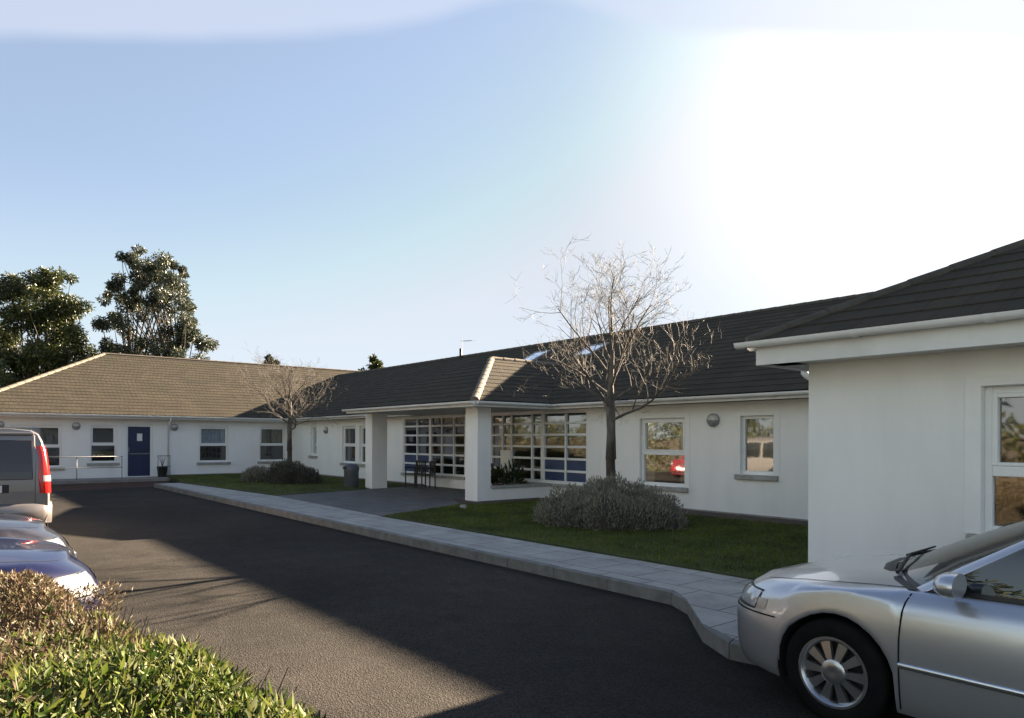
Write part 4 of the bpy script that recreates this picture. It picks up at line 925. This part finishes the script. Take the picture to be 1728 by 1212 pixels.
    for t_ in [0, .3, .6, .85, 1.0, 1.07, 1.12, 1.25, 1.42, 1.475, 1.6, 1.72, 1.84, 2.0, 2.14, 2.4, 2.7, 3.0]:
        p = Tt(t_); rf.append([Vector((p.x, p.y * y_, p.z + .035 * (1 - y_ * y_) * min(1, p.y / .3))) for y_ in (1, .8, .5, 0, -.5, -.8, -1)])
    fm.grid(rf)
    fm.build('roof_frame', paint, car, smooth=38, fix='merge'); blk.build('window_trim', black, car, smooth=True, fix='merge')
    for (kd, s_), m_ in gls.items(): m_.build({'side_window_rear': 'side_window'}.get(kd, kd), carglass, car, smooth=True, fix='merge')
    # shut lines and strips laid on the side
    def kind(x): return 'f' if x > x0f else ('r' if x < x0r else 's')
    def strip(pts, w, off=.002, across='x'):
        m_ = M(); ra, rb_ = [], []
        for x, z_ in pts:
            if across == 'x': a_, b_ = side_pt(x - w / 2, kind(x), z=z_), side_pt(x + w / 2, kind(x), z=z_)
            else: a_, b_ = side_pt(x, kind(x), z=z_ - w / 2), side_pt(x, kind(x), z=z_ + w / 2)
            ra.append(a_ + Vector((0, off, 0))); rb_.append(b_ + Vector((0, off, 0)))
        return ra, rb_
    for xl in ([(.925, .825), (.945, .76), (.955, .6), (.955, .4), (.955, .2)], [(-.17, .86), (-.17, .5), (-.17, .2)], [(-1.12, .87), (-1.0, .72), (-.92, .6), (-.88, .4)]):
        zs_ = np.linspace(xl[0][1], xl[-1][1], 14); xs_ = np.interp(-zs_, [-p[1] for p in xl], [p[0] for p in xl])
        pl = [(x, z_) for x, z_ in zip(xs_, zs_)]
        for s_ in (1, -1):
            a_, b_ = strip(pl, .009, .0025); gp = M(); gp.grid([[Vector((p.x, p.y * s_, p.z)) for p in a_], [Vector((p.x, p.y * s_, p.z)) for p in b_]]); gp.build('shut_line', gap, car, fix=False)
    # bumper and bonnet joints
    for s_ in (1, -1):
        a_, b_ = strip([(x, .555) for x in np.linspace(1.70, 2.21, 14)], .010, .0, 'z')
        gp = M(); gp.grid([[Vector((p.x + .003, (p.y + .002) * s_, p.z)) for p in a_], [Vector((p.x + .003, (p.y + .002) * s_, p.z)) for p in b_]]); gp.build('shut_line', gap, car, fix=False)
    hl = [(x, .80 - .10 * (x - .9)) for x in np.linspace(.98, 2.02, 14)]
    for s_ in (1, -1):
        r1, r2 = [], []
        for x, f_ in hl:
            k_ = kind(x); e_ = side_pt(x, k_, 1.0); q1 = Vector((e_.x, e_.y * .925, e_.z + crown(e_.x) * (1 - .925 ** 2.6) + .0025)); q2 = Vector((e_.x, e_.y * .915, e_.z + crown(e_.x) * (1 - .915 ** 2.6) + .0025))
            r1.append(Vector((q1.x, q1.y * s_, q1.z))); r2.append(Vector((q2.x, q2.y * s_, q2.z)))
        gp = M(); gp.grid([r1, r2]); gp.build('shut_line', gap, car, fix=False)
    for s_ in (1, -1):
        st = M()
        for x0_, x1_ in ((.955, -.155), (-.185, -.93)):
            xs_ = np.linspace(x0_, x1_, 12); prof = [(-.017, .002), (-.012, .012), (.012, .012), (.017, .002)]
            rows_ = [[side_pt(x, 's', z=.445 + dz) + Vector((0, o_, 0)) for x in xs_] for dz, o_ in prof]
            st.grid([[Vector((p.x, p.y * s_, p.z)) for p in r_] for r_ in rows_])
        st.build('side_strip', chrome, car, smooth=True)
    # headlights, indicators, grille, plate
    for s_ in (1, -1):
        def patch(x0_, x1_, f0, f1, off=.004, nx=9, nz_=4):
            rr_ = []
            for j in range(nz_):
                f_ = f0 + (f1 - f0) * j / (nz_ - 1); r_ = []
                for i in range(nx):
                    x = x0_ + (x1_ - x0_) * i / (nx - 1); p = side_pt(x, kind(x), z=f_); 
                    bl = off * (1 if 0 < i < nx - 1 and 0 < j < nz_ - 1 else .3)
                    nn = Vector((max(0, (x - x0f)) * 1.0, p.y * .6, .1)).normalized(); p = p + nn * bl; r_.append(Vector((p.x, p.y * s_, p.z)))
                rr_.append(r_)
            m_ = M(); m_.grid(rr_); return m_
        hl_ = patch(lamp[0], xf0 - .06, lamp[1], lamp[2], .016).build('headlight', lampglass, car, smooth=True)
        patch(lamp[0] - .012, xf0 - .045, lamp[1] - .010, lamp[2] + .010, .007).build('bezel', black, hl_, smooth=True)
        patch(lamp[0] - .09, lamp[0] - .005, .58, .65, .010, 5).build('indicator', amber, car, smooth=True)
        patch(x0r - a_r * .62, x0r - a_r * .98, .62, .80, .01, 7).build('tail_light', redlens, car, smooth=True)
    gr = M()
    nosex = lambda y, z_: (x0f + (a_f - setb(z_)) * max(0, 1 - (abs(y) / wid(z_)) ** 3.5) ** (1 / 3.5))
    gr.grid([[(nosex(y, z_) + .006, y, z_) for y in np.linspace(-.34, .34, 11)] for z_ in (.585, .61, .64, .66)]); gr.build('grille', black, car)
    gr = M(); gr.grid([[(nosex(y, z_) + .006, y, z_) for y in np.linspace(-.5, .5, 11)] for z_ in (.24, .28, .33)]); gr.build('air_intake', black, car)
    if plate:
        gr = M(); gr.box((nosex(.26, .45) + .004, -.26, .40), (nosex(0, .45) + .014, .26, .51)); gr.build('number_plate', plate_w, car)
    # mirrors
    for s_ in (1, -1):
        mm = M(); rws = []
        for x, rx in ((.745, .25), (.735, .7), (.70, .98), (.655, 1.0), (.64, .97)):
            rws.append([Vector((x, s_ * (.935 + .105 * rx * math.cos(a) * 1.0), .925 + .068 * rx * (math.sin(a) if math.sin(a) > 0 else math.sin(a) * .9))) for a in np.linspace(0, 2 * math.pi, 18, endpoint=False)])
        mm.grid(rws, closed=True); mm.add(rws[-1], [tuple(range(18))]); mm.add(rws[0], [tuple(range(18))])
        mo = mm.build('door_mirror', paint, car, smooth=50)
        ft = M(); ft.tube([(.70, s_ * .78, .885), (.70, s_ * .87, .895)], [.035, .028], 8); ft.build('mirror_foot', black, mo)
    # wipers on the screen, and the dark cowl
    wp = M()
    for y0, y1 in ((.52, -.12), (-.02, -.62)):
        def on(y, f): 
            p = G(abs(y) / .745 if abs(y) < .745 else .99, f); return Vector((p.x + .018, math.copysign(p.y, y), p.z + .02))
        wp.tube([on(y0, .01), on((y0 + y1) / 2, .10), on(y1, .14)], [.012, .010, .006], 6)
    wp.build('wiper', black, car)
    cw = M()
    cw.grid([[Vector((1.285 - .36 * t_ ** 2.2 + dx, .745 * t_ * sg, zsh(1.1) + crown(1.1) * (1 - (.745 * t_ / .8) ** 2) * .9 + dz)) for sg, t_ in [(-1, x) for x in (1, .8, .5, .25)] + [(1, x) for x in (0, .25, .5, .8, 1)]] for dx, dz in ((.045, -.002), (.02, .012), (-.03, .016))])
    cw.build('cowl', black, car, smooth=True)
    # handles
    for s_ in (1, -1):
        for xh in (.02, -1.0 + .12):
            h_ = M(); p = side_pt(xh, 's', z=.72); h_.box((xh - .09, s_ * (p.y + .0), .705), (xh + .09, s_ * (p.y + .022), .735)); h_.build('door_handle', paint, car, bevel=.008)
    return car
make_car('silver_car', 'silver saloon car nosing in from the right under the blank white end wall', P(2.04 - 1.33, 4.92, 0), math.pi, silver)
make_car('blue_car', 'dark blue car behind the hedge, nearest of the parked row on the left', P(6.45, -1.02, 0), math.pi / 2, blue_p, xf0=2.05, hood=.03, L=4.1, hatch=True, lamp=(1.62, .56, .70))
make_car('grey_car', 'dark grey car parked between the blue car and the van', P(8.5, -.98, 0), math.pi / 2, grey_p, xf0=2.10, hood=.06, L=4.2, H=1.45, hatch=True, lamp=(1.66, .57, .71))
make_car('red_car', 'red car parked out of frame and mirrored in the front windows', P(19.25, -1.2, 0), math.pi / 2, red_p, xf0=2.05, hood=.05, L=4.0, hatch=True)

def make_van(loc, rotz):
    van = thing('people_carrier_van', 'silver van with red tail lamp seen from behind, beyond the grey car', 'van', loc, rotz)
    prof = [(.86, .30), (.895, .42), (.90, .70), (.895, .95), (.875, 1.2), (.845, 1.45), (.81, 1.62), (.76, 1.73), (.66, 1.79), (.4, 1.82), (0, 1.83)]
    topz = lambda x: float(np.interp(x, [-2.3, -2.0, .9, 1.25, 1.9, 2.1, 2.3], [1.80, 1.83, 1.83, 1.74, 1.08, 1.0, .82]))
    xs = [-2.24, -2.215, -2.17, -2.05, -1.9, -1.6, -1.3, -1.0, -.5, 0, .5, .9, 1.25, 1.6, 1.9, 2.1, 2.25, 2.3]
    sc = [.955, .98, .993, 1, 1, 1, 1, 1, 1, 1, 1, 1, 1, 1, .99, .96, .90, .84]
    rows = []
    for x, s_ in zip(xs, sc):
        tz = topz(x); r_ = []
        for y, z_ in prof:
            zz = z_ if z_ < .8 else .8 + (z_ - .8) * (tz - .8) / (1.83 - .8)
            xx = x + (.16 * max(0, (zz - .95) / .85) ** 1.5 if x < -2.0 else 0)
            r_.append((xx, y * s_, zz if z_ > .35 else zz + (1 - s_) * .5))
        rows.append(r_ + [(a, -b_, c) for a, b_, c in r_[-2::-1]])
    m_ = M(); m_.grid(rows); n = len(rows[0])
    half = len(prof)
    for e_ in (0, -1):      # close the two ends with strips
        r_ = rows[e_]
        for i in range(half - 2): m_.face([r_[i], r_[i + 1], r_[n - 2 - i], r_[n - 1 - i]])
        m_.face([r_[half - 2], r_[half - 1], r_[half]])
    m_.build('body', vansil, van, smooth=40, fix='merge')
    rx = lambda z_: -2.24 + .16 * max(0, (z_ - .95) / .85) ** 1.5
    def rpanel(nm, mt, y0, y1, z0, z1, off=.012, par=None, nz_=6, bev=.02):
        p = M(); zs_ = np.linspace(z0, z1, nz_); ys_ = np.linspace(y0, y1, 6)
        out = [[(rx(z_) - off, y, z_) for y in ys_] for z_ in zs_]; p.grid(out)
        rim_ = out[0] + [r_[-1] for r_ in out[1:]] + out[-1][-2::-1] + [r_[0] for r_ in out[-2:0:-1]]
        p.grid([rim_, [(a + off + .01, b_, c) for a, b_, c in rim_]], closed=True)
        return p.build(nm, mt, par or van, fix='merge', bevel=bev)
    tg = rpanel('tailgate', vansil, -.70, .70, .60, 1.71, .014)
    rpanel('rear_window', vanglass, -.66, .66, 1.00, 1.62, .022, tg, bev=.012)
    rpanel('plate_recess', black, -.35, .35, .80, .93, .018, tg, bev=.006)
    rpanel('number_plate', plate_w, -.26, .26, .81, .92, .024, tg, bev=.002)
    sp_ = M(); sp_.box((-2.16, -.68, 1.70), (-1.95, .68, 1.745)); sp_.build('spoiler', vansil, van, bevel=.015)
    bm_ = M(); rows_ = []
    for z_, o_ in ((.30, .0), (.34, .06), (.46, .085), (.58, .075), (.63, .03), (.64, -.03)):
        rows_.append([(-2.24 - o_ + .11 * abs(t_) ** 5, t_ * (.90 + .02), z_) for t_ in np.linspace(-1, 1, 15)] )
        rows_[-1] = [(-1.75, -.905, z_)] + rows_[-1] + [(-1.75, .905, z_)]
    bm_.grid(rows_); bm_.build('bumper', vansil, van, smooth=True)
    for s_ in (1, -1):
        tl = M(); rr_ = []
        for z_ in np.linspace(.78, 1.53, 9):
            w = float(np.interp(z_, [p[1] for p in prof], [p[0] for p in prof])); x_ = rx(z_)
            wd = .10 + .02 * math.sin((z_ - .78) * 8)
            rr_.append([(x_ - .008, s_ * (w * .955 - wd), z_), (x_ - .020, s_ * (w * .955 - wd * .5), z_), (x_ - .014, s_ * (w * .955), z_), (x_ + .03, s_ * (w * .985 + .012), z_), (x_ + .09, s_ * (w + .014), z_), (x_ + .16, s_ * (w + .010), z_)])
        tl.grid(rr_); t2 = tl.build('tail_light', redlens, van, smooth=True)
        q = M(); q.grid([[Vector(p) + Vector((-.004, .004 * s_, 0)) for p in r_[1:5]] for r_ in rr_[2:4]]); q.build('reversing_lens', lampglass, t2, smooth=True)
        sw = M()
        for x0_, x1_ in ((-1.85, -.75), (-.65, .35)):
            g_ = []
            for z_ in np.linspace(1.02, 1.6, 5):
                w = float(np.interp(z_, [p[1] for p in prof], [p[0] for p in prof])); g_.append([(x, s_ * (w + .004), z_) for x in np.linspace(x0_, x1_, 4)])
            sw.grid(g_)
        sw.build('side_window', carglass, van, smooth=True)
        for xw in (1.4, -1.35):
            wl_ = M(); wl_.lathe([(.36, -.006), (.0005, -.004)], (xw, s_ * .905, .36), 32, 'Y'); wl_.build('wheel_arch', well, van)
            wheel(van, xw, s_ * .83, .32, .2, s_)
    ws = M(); ws.grid([[(x, y * (.78 if x < 1.5 else .82), topz(x) + .006 - .02 * abs(y) ** 3) for y in np.linspace(-.9, .9, 7)] for x in (1.27, 1.5, 1.7, 1.86)]); ws.build('windscreen', carglass, van, smooth=True)
    return van
make_van(P(13.5 + 2.24, .60, 0), math.pi)

# ------------------------------------------------------------------ small things
def litter_bin(u, v):
    o = thing('litter_bin', 'dark grey round topped litter bin beside the left porch pillar', 'bin', P(u, v, .135))
    m_ = M(); m_.lathe([(.0005, 0), (.20, 0), (.215, .03), (.235, .55), (.225, .56)], n=28); m_.build('bin_body', bin_m, o, smooth=40)
    m_ = M(); m_.lathe([(.245, .55), (.25, .60), (.225, .68), (.16, .74), (.0005, .76)], n=28); l_ = m_.build('lid', bin_m, o, smooth=50)
    m_ = M(); m_.box((-.1, -.246, .59), (.1, -.20, .655)); m_.build('slot', gap, o)
litter_bin(20.75, 10.35)
o = thing('plant_pot', 'small black pot of bare stems beside the blue side door', 'plant pot', P(31.3, 7.28, .11))
m_ = M(); m_.lathe([(.0005, 0), (.15, 0), (.2, .38), (.215, .40), (.2, .42), (.185, .38), (.0005, .36)], n=20); m_.build('pot', mat('black_pot', (.015, .015, .016), .6), o, smooth=40)
m_ = M()
for i in range(9):
    a = i * .7; m_.tube([(0, 0, .36), (.05 * math.cos(a), .05 * math.sin(a), .6), (.14 * math.cos(a), .14 * math.sin(a), .78 + .05 * (i % 3))], [.008, .006, .003], 5)
m_.build('stems', bark, o)
def handrail(label, v0, v1, n, u=30.75, g_=None):
    o = thing('handrail', label, 'handrail', P(u, (v0 + v1) / 2, .11), 0, g_); h = (v1 - v0) / 2
    m_ = M(); m_.tube([(0, -h, .86), (0, h, .86)], .014, 8); m_.build('top_rail', galv, o, smooth=True)
    m_ = M(); m_.tube([(0, -h, .44), (0, h, .44)], .012, 8); m_.build('lower_rail', galv, o, smooth=True)
    for i in range(n):
        y = -h + .03 + (2 * h - .06) * i / (n - 1); m_ = M(); m_.tube([(0, y, 0), (0, y, .86)], .013, 8); m_.build('post', galv, o, smooth=True)
handrail('long thin grey handrail along the ramp left of the blue side door', 1.2, 5.75, 4)
handrail('short grey handrail just right of the blue side door', 7.0, 7.5, 2, 30.9)
wood_d = mat('dark_wood', (.025, .02, .016), .5)
def chair(u, v, rz, label):
    o = thing('porch_chair', label, 'chair', P(u, v, .125), rz, 'chairs in the porch')
    m_ = M(); m_.box((-.24, -.23, .41), (.24, .23, .45)); m_.build('seat', wood_d, o, bevel=.01)
    m_ = M(); m_.box((-.24, .22, .78), (.24, .25, .86))
    for i in range(5): m_.box((-.2 + .09 * i, .225, .45), (-.155 + .09 * i, .245, .78))
    m_.build('backrest', wood_d, o, bevel=.006)
    for sx in (-1, 1):
        for y in (-.22, .22):
            m_ = M(); m_.tube([(sx * .23, y, 0), (sx * .225, y, .62 if y < 0 else .84)], .022, 7); m_.build('leg', wood_d, o)
        m_ = M(); m_.box((sx * .23 - .025, -.24, .62), (sx * .23 + .025, .24, .65)); m_.build('armrest', wood_d, o, bevel=.006)
chair(19.75, 12.1, .15, 'left dark slatted armchair in the porch, in front of the paned screen')
chair(19.05, 12.05, -.2, 'right dark slatted armchair in the porch, nearer the entrance door')
pot_leaf = leafmat('pot_plant_leaves', [(.012, .022, .008), (.03, .05, .015), (.05, .07, .025)], .4, .2, .4)
def pot_plant(u, v, h, label, n=420):
    o = thing('pot_plant', label, 'pot plant', P(u, v, .125), 0, 'plants in the porch')
    m_ = M(); m_.lathe([(.0005, 0), (.13, 0), (.17, .28), (.18, .30), (.165, .30), (.0005, .27)], n=18); m_.build('pot', mat('terracotta', (.12, .06, .04), .8), o, smooth=40)
    d = rv(n); d[:, 2] = np.abs(d[:, 2]); p = d * np.array([.3, .3, h - .3]) * rng.uniform(.3, 1, n)[:, None] + np.array([0, 0, .3]); d[:, 2] += .3
    finish('foliage', leaves_mesh('foliage', p, d, rv(n), rng.uniform(.08, .2, n), rng.uniform(.025, .05, n)), pot_leaf, o)
pot_plant(15.0, 12.3, .95, 'dark leafy pot plant behind the low porch wall, nearest the white paned screen')
pot_plant(15.75, 12.35, .75, 'shorter leafy pot plant behind the low porch wall, under the white notice')
chair(16.4, 12.25, .1, 'dark slatted armchair partly hidden behind the right porch pillar')
# a few pale stones by the pillar
st_m, _ = noisy(mat('stone', (.35, .34, .32), .9), [(.22, .21, .2), (.4, .39, .37)], 9, 4)
for i, (u, v, r_) in enumerate(((13.0, 9.2, .09), (13.35, 9.45, .06), (12.75, 9.05, .05))):
    m_ = M(); m_.lathe([(.0005, -r_ * .4), (r_ * .8, -r_ * .3), (r_, .0), (r_ * .75, r_ * .4), (.0005, r_ * .5)], (0, 0, 0), 9); q = m_.build('stone', st_m, smooth=True)
    q.location = P(u, v, .15); q.scale = (1.3, .9, 1); q.rotation_euler = (0, 0, i * 1.1)
    tag(q, ['largest pale stone on the lawn edge before the right pillar', 'pale stone closest to the foot of the right pillar', 'smallest pale stone on the lawn edge before the right pillar'][i], 'stone', 'stones on the lawn edge')
